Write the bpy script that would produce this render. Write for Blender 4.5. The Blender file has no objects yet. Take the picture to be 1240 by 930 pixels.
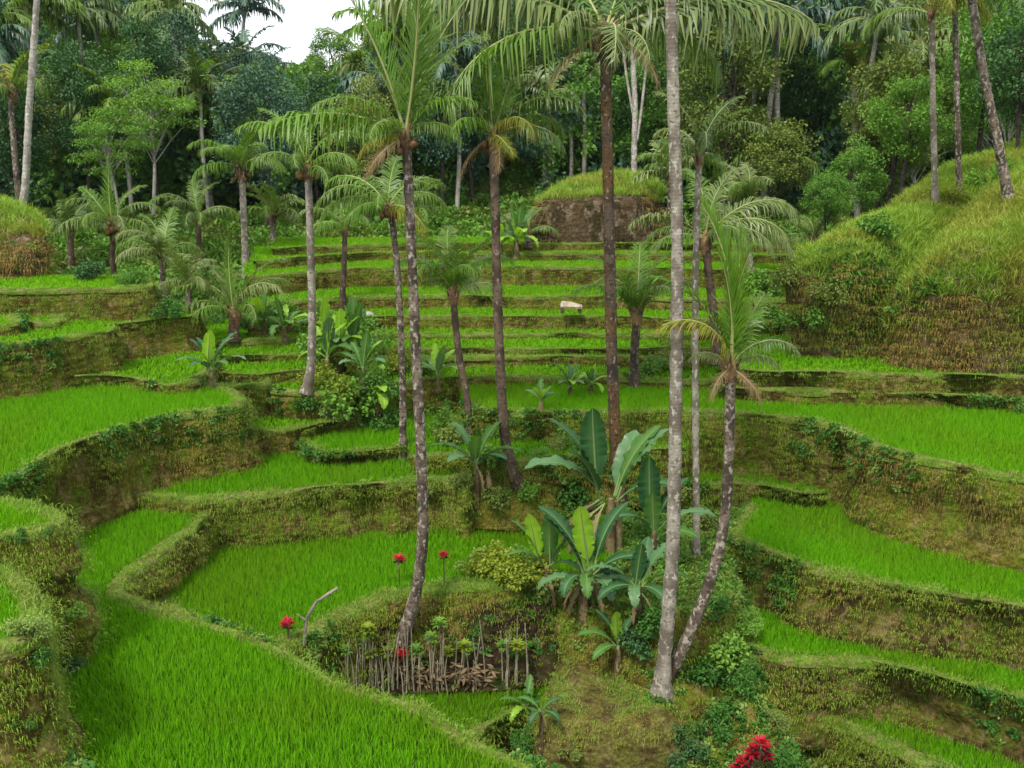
import bpy, math, random
import numpy as np
from mathutils import Vector

random.seed(7)
rng = np.random.default_rng(11)
sc = bpy.context.scene
COL = sc.collection
R = math.radians

# ------------------------------------------------------------------ camera, sky, sun, exposure
S = 1.3                      # metres per design unit
F = 1150.0                   # focal length in photo pixels (photo is 1240 x 930)
PITCH = R(13.7)
CAMZ = 9.9 * S
CP, SP = math.cos(PITCH), math.sin(PITCH)

cam = bpy.data.cameras.new('camera')
cam.sensor_width = 36.0
cam.lens = 36.0 * F / 1240.0
cam.clip_end = 3000
cam_o = bpy.data.objects.new('camera', cam)
COL.objects.link(cam_o)
cam_o.location = (0, 0, CAMZ)
cam_o.rotation_euler = (math.pi / 2 - PITCH, 0, 0)
sc.camera = cam_o

SUN_EL, SUN_AZ = R(58), R(-150)          # high, from behind the camera and to the left
world = bpy.data.worlds.new('World')
sc.world = world
world.use_nodes = True
wn, wl = world.node_tree.nodes, world.node_tree.links
wn.clear()
w_out = wn.new('ShaderNodeOutputWorld')
w_bg = wn.new('ShaderNodeBackground')
w_sky = wn.new('ShaderNodeTexSky')
w_sky.sky_type = 'NISHITA'
w_sky.sun_disc = False
w_sky.sun_elevation = SUN_EL
w_sky.sun_rotation = SUN_AZ
w_mix = wn.new('ShaderNodeMix'); w_mix.data_type = 'RGBA'
w_tc = wn.new('ShaderNodeTexCoord')
w_no = wn.new('ShaderNodeTexNoise')
w_no.inputs['Scale'].default_value = 2.2
w_no.inputs['Detail'].default_value = 5
w_rp = wn.new('ShaderNodeMapRange')
w_rp.inputs['From Min'].default_value = 0.25
w_rp.inputs['From Max'].default_value = 0.6
w_rp.inputs['To Min'].default_value = 0.7
w_rp.inputs['To Max'].default_value = 0.97
w_mix.inputs[7].default_value = (10.5, 10.8, 11.2, 1)    # the overcast cloud deck
wl.new(w_tc.outputs['Generated'], w_no.inputs['Vector'])
wl.new(w_no.outputs['Fac'], w_rp.inputs['Value'])
wl.new(w_rp.outputs['Result'], w_mix.inputs[0])
wl.new(w_sky.outputs['Color'], w_mix.inputs[6])
wl.new(w_mix.outputs[2], w_bg.inputs['Color'])
w_bg.inputs['Strength'].default_value = 0.075
wl.new(w_bg.outputs['Background'], w_out.inputs['Surface'])

sun = bpy.data.lights.new('sun', 'SUN')
sun.energy = 2.3
sun.angle = R(11)
sun.color = (1.0, 0.95, 0.86)
sun_o = bpy.data.objects.new('sun', sun)
COL.objects.link(sun_o)
_sd = Vector((math.cos(SUN_EL) * math.sin(SUN_AZ), math.cos(SUN_EL) * math.cos(SUN_AZ), math.sin(SUN_EL)))
sun_o.rotation_euler = _sd.to_track_quat('Z', 'Y').to_euler()
sun_o.location = (0, 0, 60)

sc.view_settings.view_transform = 'Standard'
sc.view_settings.look = 'None'
sc.view_settings.exposure = 1.08
sc.view_settings.gamma = 1
sc.cycles.max_bounces = 6
sc.cycles.transparent_max_bounces = 4
sc.cycles.use_denoising = True

# ------------------------------------------------------------------ measuring: photo pixel -> point in the valley
def ray(x, y):
    cx, cy = (x - 620.0) / F, (465.0 - y) / F
    return cx, CP + cy * SP, -SP + cy * CP

def at_d(x, y, d):           # on the level d units below the camera
    dx, dy, dz = ray(x, y)
    t = d * S / -dz
    return np.array((dx * t, dy * t, CAMZ - d * S))

def at_Y(x, y, Y):           # on the upright plane Y units away
    dx, dy, dz = ray(x, y)
    t = Y * S / dy
    return np.array((dx * t, Y * S, CAMZ + dz * t))

def slope(y):
    cy = (465.0 - y) / F
    return (SP - cy * CP) / (CP + cy * SP)

def px_of(P):                # world points -> photo pixels
    P = np.asarray(P, float)
    rel = P - np.array((0, 0, CAMZ))
    dep = rel[..., 1] * CP - rel[..., 2] * SP
    up = rel[..., 1] * SP + rel[..., 2] * CP
    return 620 + F * rel[..., 0] / dep, 465 - F * up / dep

def upx(Y):                  # metres per photo pixel at depth Y
    return Y * S / F

# ------------------------------------------------------------------ noise
def fnoise(P, freq, seed, octs=3):
    r = np.random.default_rng(seed)
    P = np.asarray(P, float) * freq
    out = np.zeros(P.shape[0]); amp = 1.0; tot = 0
    for o in range(octs):
        for k in range(4):
            dv = r.normal(size=P.shape[1]); dv /= np.linalg.norm(dv)
            out += amp * np.sin(P @ dv * (2.0 ** o) * r.uniform(.7, 1.4) + r.uniform(0, 6.28)) * .5
        tot += amp; amp *= .55
    return out / tot

# ------------------------------------------------------------------ materials
def nt(name):
    m = bpy.data.materials.new(name); m.use_nodes = True
    n, l = m.node_tree.nodes, m.node_tree.links
    n.clear()
    return m, n, l

def rgb(c): return (c[0], c[1], c[2], 1)

def mixc(n, l, fac, a, b, blend='MIX'):
    x = n.new('ShaderNodeMix'); x.data_type = 'RGBA'; x.blend_type = blend
    for s, v in ((0, fac), (6, a), (7, b)):
        if isinstance(v, (int, float)): x.inputs[s].default_value = v
        elif isinstance(v, tuple): x.inputs[s].default_value = rgb(v)
        else: l.new(v, x.inputs[s])
    return x.outputs[2]

def noise_fac(n, l, coord, scale, lo, hi, detail=4, dist=0.0, vscale=None):
    if vscale:
        mp = n.new('ShaderNodeMapping'); mp.inputs['Scale'].default_value = vscale
        l.new(coord, mp.inputs['Vector']); coord = mp.outputs['Vector']
    t = n.new('ShaderNodeTexNoise')
    t.inputs['Scale'].default_value = scale
    t.inputs['Detail'].default_value = detail
    t.inputs['Distortion'].default_value = dist
    l.new(coord, t.inputs['Vector'])
    r = n.new('ShaderNodeMapRange'); r.interpolation_type = 'SMOOTHSTEP'
    r.inputs['From Min'].default_value = lo; r.inputs['From Max'].default_value = hi
    l.new(t.outputs['Fac'], r.inputs['Value'])
    return r.outputs['Result']

def leaf_mat(name, lo, hi, tip=None, patch=None, patch_scale=.25, trans=.3, rough=.55, spec=.25, patch_range=(.45, .62)):
    """foliage: per-leaf tint (vertex attribute), per-plant shift, slow patches over the ground"""
    m, n, l = nt(name)
    out = n.new('ShaderNodeOutputMaterial')
    at = n.new('ShaderNodeAttribute'); at.attribute_name = 'tint'
    oi = n.new('ShaderNodeObjectInfo')
    ge = n.new('ShaderNodeNewGeometry')
    ad = n.new('ShaderNodeMath'); ad.operation = 'MULTIPLY_ADD'
    l.new(oi.outputs['Random'], ad.inputs[0]); ad.inputs[1].default_value = .5
    mu = n.new('ShaderNodeMath'); mu.operation = 'MULTIPLY'; mu.inputs[1].default_value = .5
    l.new(at.outputs['Fac'], mu.inputs[0]); l.new(mu.outputs[0], ad.inputs[2])
    c = mixc(n, l, ad.outputs[0], lo, hi)
    if patch:
        f = noise_fac(n, l, ge.outputs['Position'], patch_scale, patch_range[0], patch_range[1], 3)
        c = mixc(n, l, f, c, patch)
    if tip:
        a2 = n.new('ShaderNodeAttribute'); a2.attribute_name = 'tip'
        c = mixc(n, l, a2.outputs['Fac'], c, tip)
    p = n.new('ShaderNodeBsdfPrincipled')
    l.new(c, p.inputs['Base Color'])
    p.inputs['Roughness'].default_value = rough
    p.inputs['Specular IOR Level'].default_value = spec
    if trans > 0:
        tr = n.new('ShaderNodeBsdfTranslucent')
        c2 = mixc(n, l, 1.0, c, (1.25, 1.2, .6), 'MULTIPLY')
        l.new(c2, tr.inputs['Color'])
        mx = n.new('ShaderNodeMixShader'); mx.inputs[0].default_value = trans
        l.new(p.outputs[0], mx.inputs[1]); l.new(tr.outputs[0], mx.inputs[2])
        l.new(mx.outputs[0], out.inputs['Surface'])
    else:
        l.new(p.outputs[0], out.inputs['Surface'])
    return m

def ground_mat(name, cols, scale=1.0, bump=.6, rough=.9, vstretch=(1, 1, 1)):
    """earth: four colours laid over one another by noise"""
    m, n, l = nt(name)
    out = n.new('ShaderNodeOutputMaterial')
    ge = n.new('ShaderNodeNewGeometry')
    pos = ge.outputs['Position']
    c = cols[0]
    for k, cc in enumerate(cols[1:]):
        f = noise_fac(n, l, pos, scale * (1.1 + 1.3 * k), .44 + .03 * k, .60 + .03 * k, 6, .6, vstretch)
        c = mixc(n, l, f, c, cc)
    fs = noise_fac(n, l, pos, scale * 1.6, .40, .50, 5, .8, (.5, .5, 4.5))
    c = mixc(n, l, fs, mixc(n, l, 1.0, c, (.74, .70, .64), 'MULTIPLY'), c)
    fg = noise_fac(n, l, pos, scale * 34, .35, .68, 3)
    c = mixc(n, l, fg, mixc(n, l, 1.0, c, (.70, .70, .66), 'MULTIPLY'), c)
    f2 = noise_fac(n, l, pos, scale * 12, .32, .70, 4)
    c = mixc(n, l, f2, mixc(n, l, 1.0, c, (.55, .55, .5), 'MULTIPLY'), c)
    p = n.new('ShaderNodeBsdfPrincipled')
    l.new(c, p.inputs['Base Color'])
    p.inputs['Roughness'].default_value = rough
    p.inputs['Specular IOR Level'].default_value = .05
    b = n.new('ShaderNodeBump'); b.inputs['Strength'].default_value = bump; b.inputs['Distance'].default_value = .12
    t = n.new('ShaderNodeTexNoise'); t.inputs['Scale'].default_value = 7 * scale; t.inputs['Detail'].default_value = 7
    l.new(pos, t.inputs['Vector']); l.new(t.outputs['Fac'], b.inputs['Height'])
    l.new(b.outputs[0], p.inputs['Normal'])
    l.new(p.outputs[0], out.inputs['Surface'])
    return m

def bark_mat(name, base, dark, light, lichen=.5, ring=9.0, moss=None):
    m, n, l = nt(name)
    out = n.new('ShaderNodeOutputMaterial')
    tc = n.new('ShaderNodeTexCoord'); oc = tc.outputs['Object']
    oi = n.new('ShaderNodeObjectInfo')
    vm = n.new('ShaderNodeVectorMath'); vm.operation = 'ADD'
    sc3 = n.new('ShaderNodeVectorMath'); sc3.operation = 'SCALE'; sc3.inputs[3].default_value = 37.0
    cmb = n.new('ShaderNodeCombineXYZ')
    for k in range(3): l.new(oi.outputs['Random'], cmb.inputs[k])
    l.new(cmb.outputs[0], sc3.inputs[0]); l.new(oc, vm.inputs[0]); l.new(sc3.outputs[0], vm.inputs[1])
    oc = vm.outputs[0]
    f = noise_fac(n, l, oc, 2.2, .38, .6, 5, .4, (1, 1, .8))
    c = mixc(n, l, f, base, dark)
    if moss:
        fm = noise_fac(n, l, oc, .55, .46, .58, 4)
        c = mixc(n, l, fm, c, moss)
    f = noise_fac(n, l, oc, 11.0, .63 - .18 * lichen, .74 - .18 * lichen, 4, .2, (1, 1, .65))
    c = mixc(n, l, f, c, light)
    f = noise_fac(n, l, oc, 12.0, .54, .66, 3, .2, (1, 1, 1.1))
    c = mixc(n, l, f, c, dark)
    w = n.new('ShaderNodeTexWave'); w.wave_type = 'BANDS'; w.bands_direction = 'Z'
    w.inputs['Scale'].default_value = ring / 6.28; w.inputs['Distortion'].default_value = 4.5
    w.inputs['Detail'].default_value = 3; w.inputs['Detail Scale'].default_value = 2.0
    l.new(oc, w.inputs['Vector'])
    rr = n.new('ShaderNodeMapRange'); rr.inputs['From Min'].default_value = .0; rr.inputs['From Max'].default_value = .25
    rr.inputs['To Min'].default_value = .78; l.new(w.outputs['Fac'], rr.inputs['Value'])
    c = mixc(n, l, rr.outputs['Result'], mixc(n, l, 1.0, c, (.5, .46, .42), 'MULTIPLY'), c)
    p = n.new('ShaderNodeBsdfPrincipled'); l.new(c, p.inputs['Base Color'])
    p.inputs['Roughness'].default_value = .85; p.inputs['Specular IOR Level'].default_value = .2
    b = n.new('ShaderNodeBump'); b.inputs['Strength'].default_value = .22; b.inputs['Distance'].default_value = .012
    l.new(w.outputs['Fac'], b.inputs['Height']); l.new(b.outputs[0], p.inputs['Normal'])
    l.new(p.outputs[0], out.inputs['Surface'])
    return m

M = {}
M['rice'] = leaf_mat('rice_leaf', (.058, .240, .002), (.105, .330, .003), tip=(.19, .43, .008), patch=(.095, .225, .005), patch_scale=.28, trans=.35, rough=.6, spec=.08)
M['rice_far'] = leaf_mat('rice_leaf_far', (.080, .26, .003), (.135, .35, .005), tip=(.20, .44, .010), patch=(.10, .26, .005), trans=.35, rough=.6, spec=.08)
M['turf'] = leaf_mat('bund_grass', (.10, .22, .014), (.18, .31, .028), tip=(.24, .35, .05), patch=(.19, .24, .04), patch_scale=.8, trans=.25)
M['mossgrass'] = leaf_mat('moss_grass', (.085, .16, .010), (.18, .27, .022), tip=(.24, .31, .035), patch=(.12, .20, .012), patch_scale=.6, trans=.2)
M['bankgrass'] = leaf_mat('bank_grass', (.14, .155, .016), (.25, .245, .032), tip=(.29, .28, .05), patch=(.15, .22, .016), patch_scale=.45, trans=.2)
M['drygrass'] = leaf_mat('dry_grass', (.15, .10, .022), (.26, .18, .042), tip=(.30, .21, .06), patch=(.15, .16, .022), patch_scale=.3, trans=.2)
M['hillgrass'] = leaf_mat('hill_grass', (.10, .22, .014), (.20, .34, .024), tip=(.26, .36, .04), patch=(.22, .22, .03), patch_scale=.35, trans=.25)
M['weed'] = leaf_mat('weed_leaf', (.022, .085, .010), (.07, .19, .022), trans=.25)
M['weed_pale'] = leaf_mat('pale_weed_leaf', (.12, .22, .035), (.25, .34, .08), trans=.3)
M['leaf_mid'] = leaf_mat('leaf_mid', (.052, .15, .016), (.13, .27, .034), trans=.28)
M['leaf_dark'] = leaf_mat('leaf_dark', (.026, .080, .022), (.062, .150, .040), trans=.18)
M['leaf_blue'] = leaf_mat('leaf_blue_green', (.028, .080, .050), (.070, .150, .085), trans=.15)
M['leaf_light'] = leaf_mat('leaf_light', (.080, .20, .020), (.17, .32, .040), trans=.3)
M['leaf_olive'] = leaf_mat('leaf_olive', (.090, .140, .024), (.20, .26, .050), trans=.28)
M['leaf_yellow'] = leaf_mat('leaf_yellow_green', (.14, .20, .015), (.26, .33, .03), trans=.35)
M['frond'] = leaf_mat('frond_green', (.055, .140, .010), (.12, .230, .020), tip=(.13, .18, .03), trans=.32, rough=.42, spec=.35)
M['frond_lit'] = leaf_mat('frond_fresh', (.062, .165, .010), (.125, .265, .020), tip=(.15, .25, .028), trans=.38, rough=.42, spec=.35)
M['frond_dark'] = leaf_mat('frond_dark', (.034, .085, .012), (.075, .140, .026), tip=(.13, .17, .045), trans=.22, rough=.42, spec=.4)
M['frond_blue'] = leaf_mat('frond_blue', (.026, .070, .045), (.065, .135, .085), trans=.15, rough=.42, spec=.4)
M['frond_yellow'] = leaf_mat('frond_yellowing', (.09, .15, .012), (.20, .22, .018), tip=(.34, .25, .03), trans=.32)
M['frond_grey'] = leaf_mat('frond_greyish', (.070, .125, .018), (.15, .21, .045), tip=(.26, .28, .11), trans=.25, rough=.4, spec=.4)
M['frond_dead'] = leaf_mat('frond_dead', (.12, .075, .030), (.22, .15, .07), trans=.15)
M['rachis'] = leaf_mat('frond_rib', (.16, .18, .045), (.30, .30, .12), trans=0, rough=.4, spec=.35)
M['ban_dark'] = leaf_mat('banana_leaf_deep', (.018, .070, .022), (.042, .120, .038), tip=(.07, .15, .05), trans=.28, rough=.5, spec=.25)
M['ban_mid'] = leaf_mat('banana_leaf_mid', (.042, .135, .022), (.085, .20, .036), tip=(.12, .22, .05), trans=.38, rough=.5, spec=.25)
M['ban_lime'] = leaf_mat('banana_leaf_lime', (.17, .36, .015), (.25, .46, .030), tip=(.30, .46, .05), trans=.4, rough=.4, spec=.4)
M['ban_grey'] = leaf_mat('banana_leaf_glossy', (.055, .15, .050), (.11, .21, .085), trans=.28, rough=.4, spec=.4)
M['ban_rib'] = leaf_mat('banana_rib', (.11, .19, .05), (.18, .26, .09), trans=0, rough=.45)
M['ban_dead'] = leaf_mat('banana_leaf_dead', (.10, .066, .034), (.22, .155, .085), trans=.15, rough=.8)
M['red'] = leaf_mat('red_leaf', (.20, .004, .012), (.68, .022, .050), trans=.35, rough=.4, spec=.4)
M['maroon'] = leaf_mat('maroon_leaf', (.030, .022, .018), (.085, .035, .030), trans=.15)
M['bank'] = ground_mat('bank_earth', ((.085, .066, .018), (.16, .16, .024), (.11, .17, .014), (.22, .175, .060)), 1.0, .9, .95, (1, 1, .55))
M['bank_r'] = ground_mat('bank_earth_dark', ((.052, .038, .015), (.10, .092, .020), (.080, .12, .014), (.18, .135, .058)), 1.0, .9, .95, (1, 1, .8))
M['mud'] = ground_mat('paddy_mud', ((.030, .070, .010), (.035, .085, .010), (.025, .055, .010)), 1.5, .3)
M['knoll_earth'] = ground_mat('knoll_earth', ((.13, .13, .030), (.19, .17, .055), (.10, .075, .030)), 1.4, .6)
M['shaded_pit_soil'] = ground_mat('shaded_pit_soil', ((.026, .019, .011), (.045, .036, .014), (.040, .055, .012), (.075, .055, .030)), 1.0, .9)  # dark humus, with the shade of the hollow put into the colour
M['turfsoil'] = ground_mat('turf_soil', ((.10, .18, .020), (.15, .22, .035), (.18, .19, .060)), 1.6, .5)
M['hill'] = ground_mat('hill_earth', ((.10, .070, .036), (.15, .105, .050), (.085, .075, .024), (.20, .15, .095)), .8, .9, .95, (1, 1, .5))
M['cliff'] = ground_mat('cliff_earth', ((.060, .040, .024), (.10, .070, .040), (.045, .040, .016), (.20, .155, .11)), .8, 1.0, .95, (1, 1, .45))
M['forest_floor'] = ground_mat('forest_floor', ((.035, .070, .022), (.050, .095, .026), (.060, .075, .026)), .3, .6)
M['valley'] = ground_mat('valley_ground', ((.035, .075, .012), (.060, .11, .016), (.070, .065, .020)), .5, .6)
M['bark_spot'] = bark_mat('bark_spotted', (.14, .11, .080), (.045, .033, .023), (.27, .245, .195), .65, 26)
M['bark_grey'] = bark_mat('bark_grey', (.25, .225, .18), (.12, .10, .075), (.34, .315, .26), .5, 30)
M['bark_rust'] = bark_mat('bark_rust', (.075, .056, .038), (.026, .020, .015), (.21, .165, .11), .3, 24, moss=(.095, .054, .020))
M['bark_brown'] = bark_mat('bark_brown', (.11, .078, .050), (.045, .030, .021), (.20, .165, .125), .3, 22)
M['bark_pale'] = bark_mat('bark_pale', (.34, .32, .28), (.21, .19, .155), (.46, .44, .40), .5, 12)
M['bark_dark'] = bark_mat('bark_dark', (.060, .048, .036), (.028, .022, .017), (.14, .12, .10), .3, 16)
M['fibre'] = bark_mat('palm_fibre', (.20, .12, .060), (.075, .040, .022), (.34, .24, .13), .4, 40)
M['nut'] = bark_mat('coconut_husk', (.17, .085, .026), (.075, .042, .018), (.26, .15, .04), .2, 3)
M['nut_green'] = bark_mat('coconut_green', (.15, .17, .03), (.09, .11, .02), (.22, .20, .05), .2, 3)
M['pstem'] = bark_mat('banana_stem', (.17, .135, .060), (.075, .045, .025), (.24, .24, .11), .35, 5)
M['stick'] = bark_mat('pale_stick', (.27, .24, .165), (.16, .14, .095), (.37, .34, .26), .3, 3)
M['thatch'] = bark_mat('thatch', (.33, .28, .20), (.22, .18, .12), (.42, .37, .28), .4, 60)
M['stone'] = ground_mat('pale_stone', ((.42, .43, .42), (.55, .56, .55), (.30, .31, .30)), 2.0, .4)

# ------------------------------------------------------------------ geometry collector
class Geo:
    def __init__(s): s.v = []; s.f = []; s.mi = []; s.tint = []; s.tip = []; s.n = 0
    def add(s, V, faces, mi=0, tint=.5, tip=0.0):
        """V (n,3); faces int array (m,3) or (m,4)"""
        V = np.asarray(V, float).reshape(-1, 3)
        faces = np.asarray(faces, np.int64)
        s.v.append(V); s.f.append(faces + s.n); s.mi.append(np.full(len(faces), mi, np.int32))
        s.tint.append(np.broadcast_to(np.asarray(tint, float), (len(V),)).copy())
        s.tip.append(np.broadcast_to(np.asarray(tip, float), (len(V),)).copy())
        s.n += len(V)
        return s
    def mesh(s, name, mats, smooth=True):
        me = bpy.data.meshes.new(name)
        V = np.concatenate(s.v).astype(np.float32)
        tot = np.concatenate([np.full(len(f), f.shape[1], np.int32) for f in s.f])
        lv = np.concatenate([f.ravel() for f in s.f]).astype(np.int32)
        st = np.concatenate(([0], np.cumsum(tot)[:-1])).astype(np.int32)
        me.vertices.add(len(V)); me.vertices.foreach_set('co', V.ravel())
        me.loops.add(len(lv)); me.loops.foreach_set('vertex_index', lv)
        me.polygons.add(len(tot)); me.polygons.foreach_set('loop_start', st); me.polygons.foreach_set('loop_total', tot)
        me.polygons.foreach_set('material_index', np.concatenate(s.mi))
        me.polygons.foreach_set('use_smooth', np.full(len(tot), smooth, bool))
        for nm, arr in (('tint', s.tint), ('tip', s.tip)):
            a = me.attributes.new(nm, 'FLOAT', 'POINT'); a.data.foreach_set('value', np.concatenate(arr).astype(np.float32))
        for m in mats: me.materials.append(M[m] if isinstance(m, str) else m)
        me.update(calc_edges=True); me.validate()
        return me

def link(name, me, parent=None, loc=(0, 0, 0)):
    o = bpy.data.objects.new(name, me); COL.objects.link(o)
    o.location = loc
    if parent: o.parent = parent
    return o

def empty(name, loc):
    o = bpy.data.objects.new(name, None); COL.objects.link(o); o.location = loc
    o.empty_display_size = .2
    return o

def tag(o, label=None, cat=None, group=None, kind=None):
    if label: o['label'] = label
    if cat: o['category'] = cat
    if group: o['group'] = group
    if kind: o['kind'] = kind
    return o

def tube(g, P, rad, sides=8, mi=0, tint=.5, cap=True, wob=0.0, seed=0):
    P = np.asarray(P, float); n = len(P); rad = np.broadcast_to(np.asarray(rad, float), (n,))
    T = np.gradient(P, axis=0); T /= np.linalg.norm(T, axis=1)[:, None] + 1e-9
    ref = np.array((0, 1, 0)) if abs(T[:, 1]).mean() < .7 else np.array((1, 0, 0))
    A = np.cross(T, ref); A /= np.linalg.norm(A, axis=1)[:, None] + 1e-9
    B = np.cross(T, A)
    th = np.arange(sides) / sides * 2 * math.pi
    r = rad[:, None] * np.ones(sides)
    if wob:
        r = r * (1 + wob * np.random.default_rng(seed).normal(size=r.shape))
    V = P[:, None] + r[..., None] * (np.cos(th)[None, :, None] * A[:, None] + np.sin(th)[None, :, None] * B[:, None])
    idx = np.arange(n * sides).reshape(n, sides)
    nx = np.roll(idx, -1, axis=1)
    q = np.stack((idx[:-1], nx[:-1], nx[1:], idx[1:]), -1).reshape(-1, 4)
    g.add(V.reshape(-1, 3), q, mi, tint)
    if cap:
        c = np.vstack((V[-1], P[-1] + T[-1] * rad[-1] * .5))
        g.add(c, [(k, (k + 1) % sides, sides) for k in range(sides)], mi, tint)
    return g

def leaves(g, C, D, N, ln, wd, mi=0, tint=None, fold=.15, droop=0.0):
    """one folded rhombic leaf per centre; D long axis, N face normal"""
    n = len(C)
    D = D / (np.linalg.norm(D, axis=1)[:, None] + 1e-9)
    W = np.cross(D, N); W /= np.linalg.norm(W, axis=1)[:, None] + 1e-9
    N2 = np.cross(W, D)
    ln = np.broadcast_to(np.asarray(ln, float), (n,))[:, None]; wd = np.broadcast_to(np.asarray(wd, float), (n,))[:, None]
    b = C - D * ln * .5
    t = C + D * ln * .5 - np.array((0, 0, 1)) * droop * ln
    a1 = C + W * wd * .5 + N2 * fold * wd
    a2 = C - W * wd * .5 + N2 * fold * wd
    V = np.stack((b, a1, t, a2), 1).reshape(-1, 3)
    q = np.arange(4 * n).reshape(n, 4)
    if tint is None: tint = rng.random(n)
    g.add(V, q, mi, np.repeat(tint, 4))
    return g

def unit(n, r=rng):
    v = r.normal(size=(n, 3)); return v / np.linalg.norm(v, axis=1)[:, None]

def catmull(P, per=8, closed=False):
    P = np.asarray(P, float); out = []
    n = len(P)
    for i in range(n if closed else n - 1):
        p0 = P[(i - 1) % n] if closed or i > 0 else 2 * P[0] - P[1]
        p1 = P[i]; p2 = P[(i + 1) % n]
        p3 = P[(i + 2) % n] if closed or i + 2 < n else 2 * P[-1] - P[-2]
        t = np.linspace(0, 1, per, endpoint=False)[:, None]
        out.append(.5 * (2 * p1 + (p2 - p0) * t + (2 * p0 - 5 * p1 + 4 * p2 - p3) * t ** 2 + (3 * p1 - p0 - 3 * p2 + p3) * t ** 3))
    if not closed: out.append(P[-1:])
    return np.concatenate(out)

def resample(P, step):
    seg = np.linalg.norm(np.diff(P, axis=0), axis=1); s = np.concatenate(([0], np.cumsum(seg)))
    n = max(3, int(s[-1] / step) + 1)
    u = np.linspace(0, s[-1], n)
    return np.stack([np.interp(u, s, P[:, k]) for k in range(P.shape[1])], 1)

def inside(pts, poly):
    x, y = pts[:, 0], pts[:, 1]; res = np.zeros(len(pts), bool)
    x1, y1 = poly[:, 0], poly[:, 1]; x2, y2 = np.roll(x1, -1), np.roll(y1, -1)
    for a, b, c, d in zip(x1, y1, x2, y2):
        if b == d: continue
        k = ((b > y) != (d > y)) & (x < (c - a) * (y - b) / (d - b) + a)
        res ^= k
    return res

def dist_to(pts, line):
    best = np.full(len(pts), 1e9)
    for a, b in zip(line[:-1], line[1:]):
        ab = b - a; L = ab @ ab + 1e-12
        t = np.clip(((pts - a) @ ab) / L, 0, 1)
        best = np.minimum(best, ((pts - a - t[:, None] * ab) ** 2).sum(1))
    return np.sqrt(best)

# ------------------------------------------------------------------ scattering of stuff (one object of points, tufts instanced on them)
def proto(name, g, mats):
    return bpy.data.objects.new(name, g.mesh(name, mats))

_groups = {}
def scatter_group(key, protos):
    if key in _groups: return _groups[key]
    ng = bpy.data.node_groups.new('scatter_' + key, 'GeometryNodeTree')
    ng.interface.new_socket('Geometry', in_out='INPUT', socket_type='NodeSocketGeometry')
    ng.interface.new_socket('Geometry', in_out='OUTPUT', socket_type='NodeSocketGeometry')
    n, l = ng.nodes, ng.links
    gi, go = n.new('NodeGroupInput'), n.new('NodeGroupOutput')
    ip = n.new('GeometryNodeInstanceOnPoints')
    jn = n.new('GeometryNodeJoinGeometry')
    for p in reversed(protos):
        oi = n.new('GeometryNodeObjectInfo'); oi.inputs['Object'].default_value = p
        oi.inputs['As Instance'].default_value = True
        l.new(oi.outputs['Geometry'], jn.inputs[0])
    def na(name, typ):
        a = n.new('GeometryNodeInputNamedAttribute'); a.data_type = typ; a.inputs['Name'].default_value = name
        return a.outputs['Attribute']
    e = n.new('FunctionNodeEulerToRotation')
    l.new(na('rot', 'FLOAT_VECTOR'), e.inputs[0])
    l.new(gi.outputs[0], ip.inputs['Points']); l.new(jn.outputs[0], ip.inputs['Instance'])
    ip.inputs['Pick Instance'].default_value = True
    l.new(na('idx', 'INT'), ip.inputs['Instance Index'])
    l.new(e.outputs[0], ip.inputs['Rotation'])
    l.new(na('scl', 'FLOAT_VECTOR'), ip.inputs['Scale'])
    l.new(ip.outputs[0], go.inputs[0])
    _groups[key] = ng
    return ng

def scatter(name, key, protos, P, rot, scl, idx, label, cat=None):
    P = np.asarray(P, np.float32)
    if len(P) == 0: return None
    me = bpy.data.meshes.new(name)
    me.vertices.add(len(P)); me.vertices.foreach_set('co', P.ravel())
    a = me.attributes.new('rot', 'FLOAT_VECTOR', 'POINT'); a.data.foreach_set('vector', np.asarray(rot, np.float32).ravel())
    scl = np.asarray(scl, np.float32)
    if scl.ndim == 1: scl = np.repeat(scl[:, None], 3, 1)
    a = me.attributes.new('scl', 'FLOAT_VECTOR', 'POINT'); a.data.foreach_set('vector', scl.ravel())
    a = me.attributes.new('idx', 'INT', 'POINT'); a.data.foreach_set('value', np.asarray(idx, np.int32))
    o = link(name, me)
    md = o.modifiers.new('scatter', 'NODES'); md.node_group = scatter_group(key, protos)
    tag(o, label, cat, kind='stuff')
    return o

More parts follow.
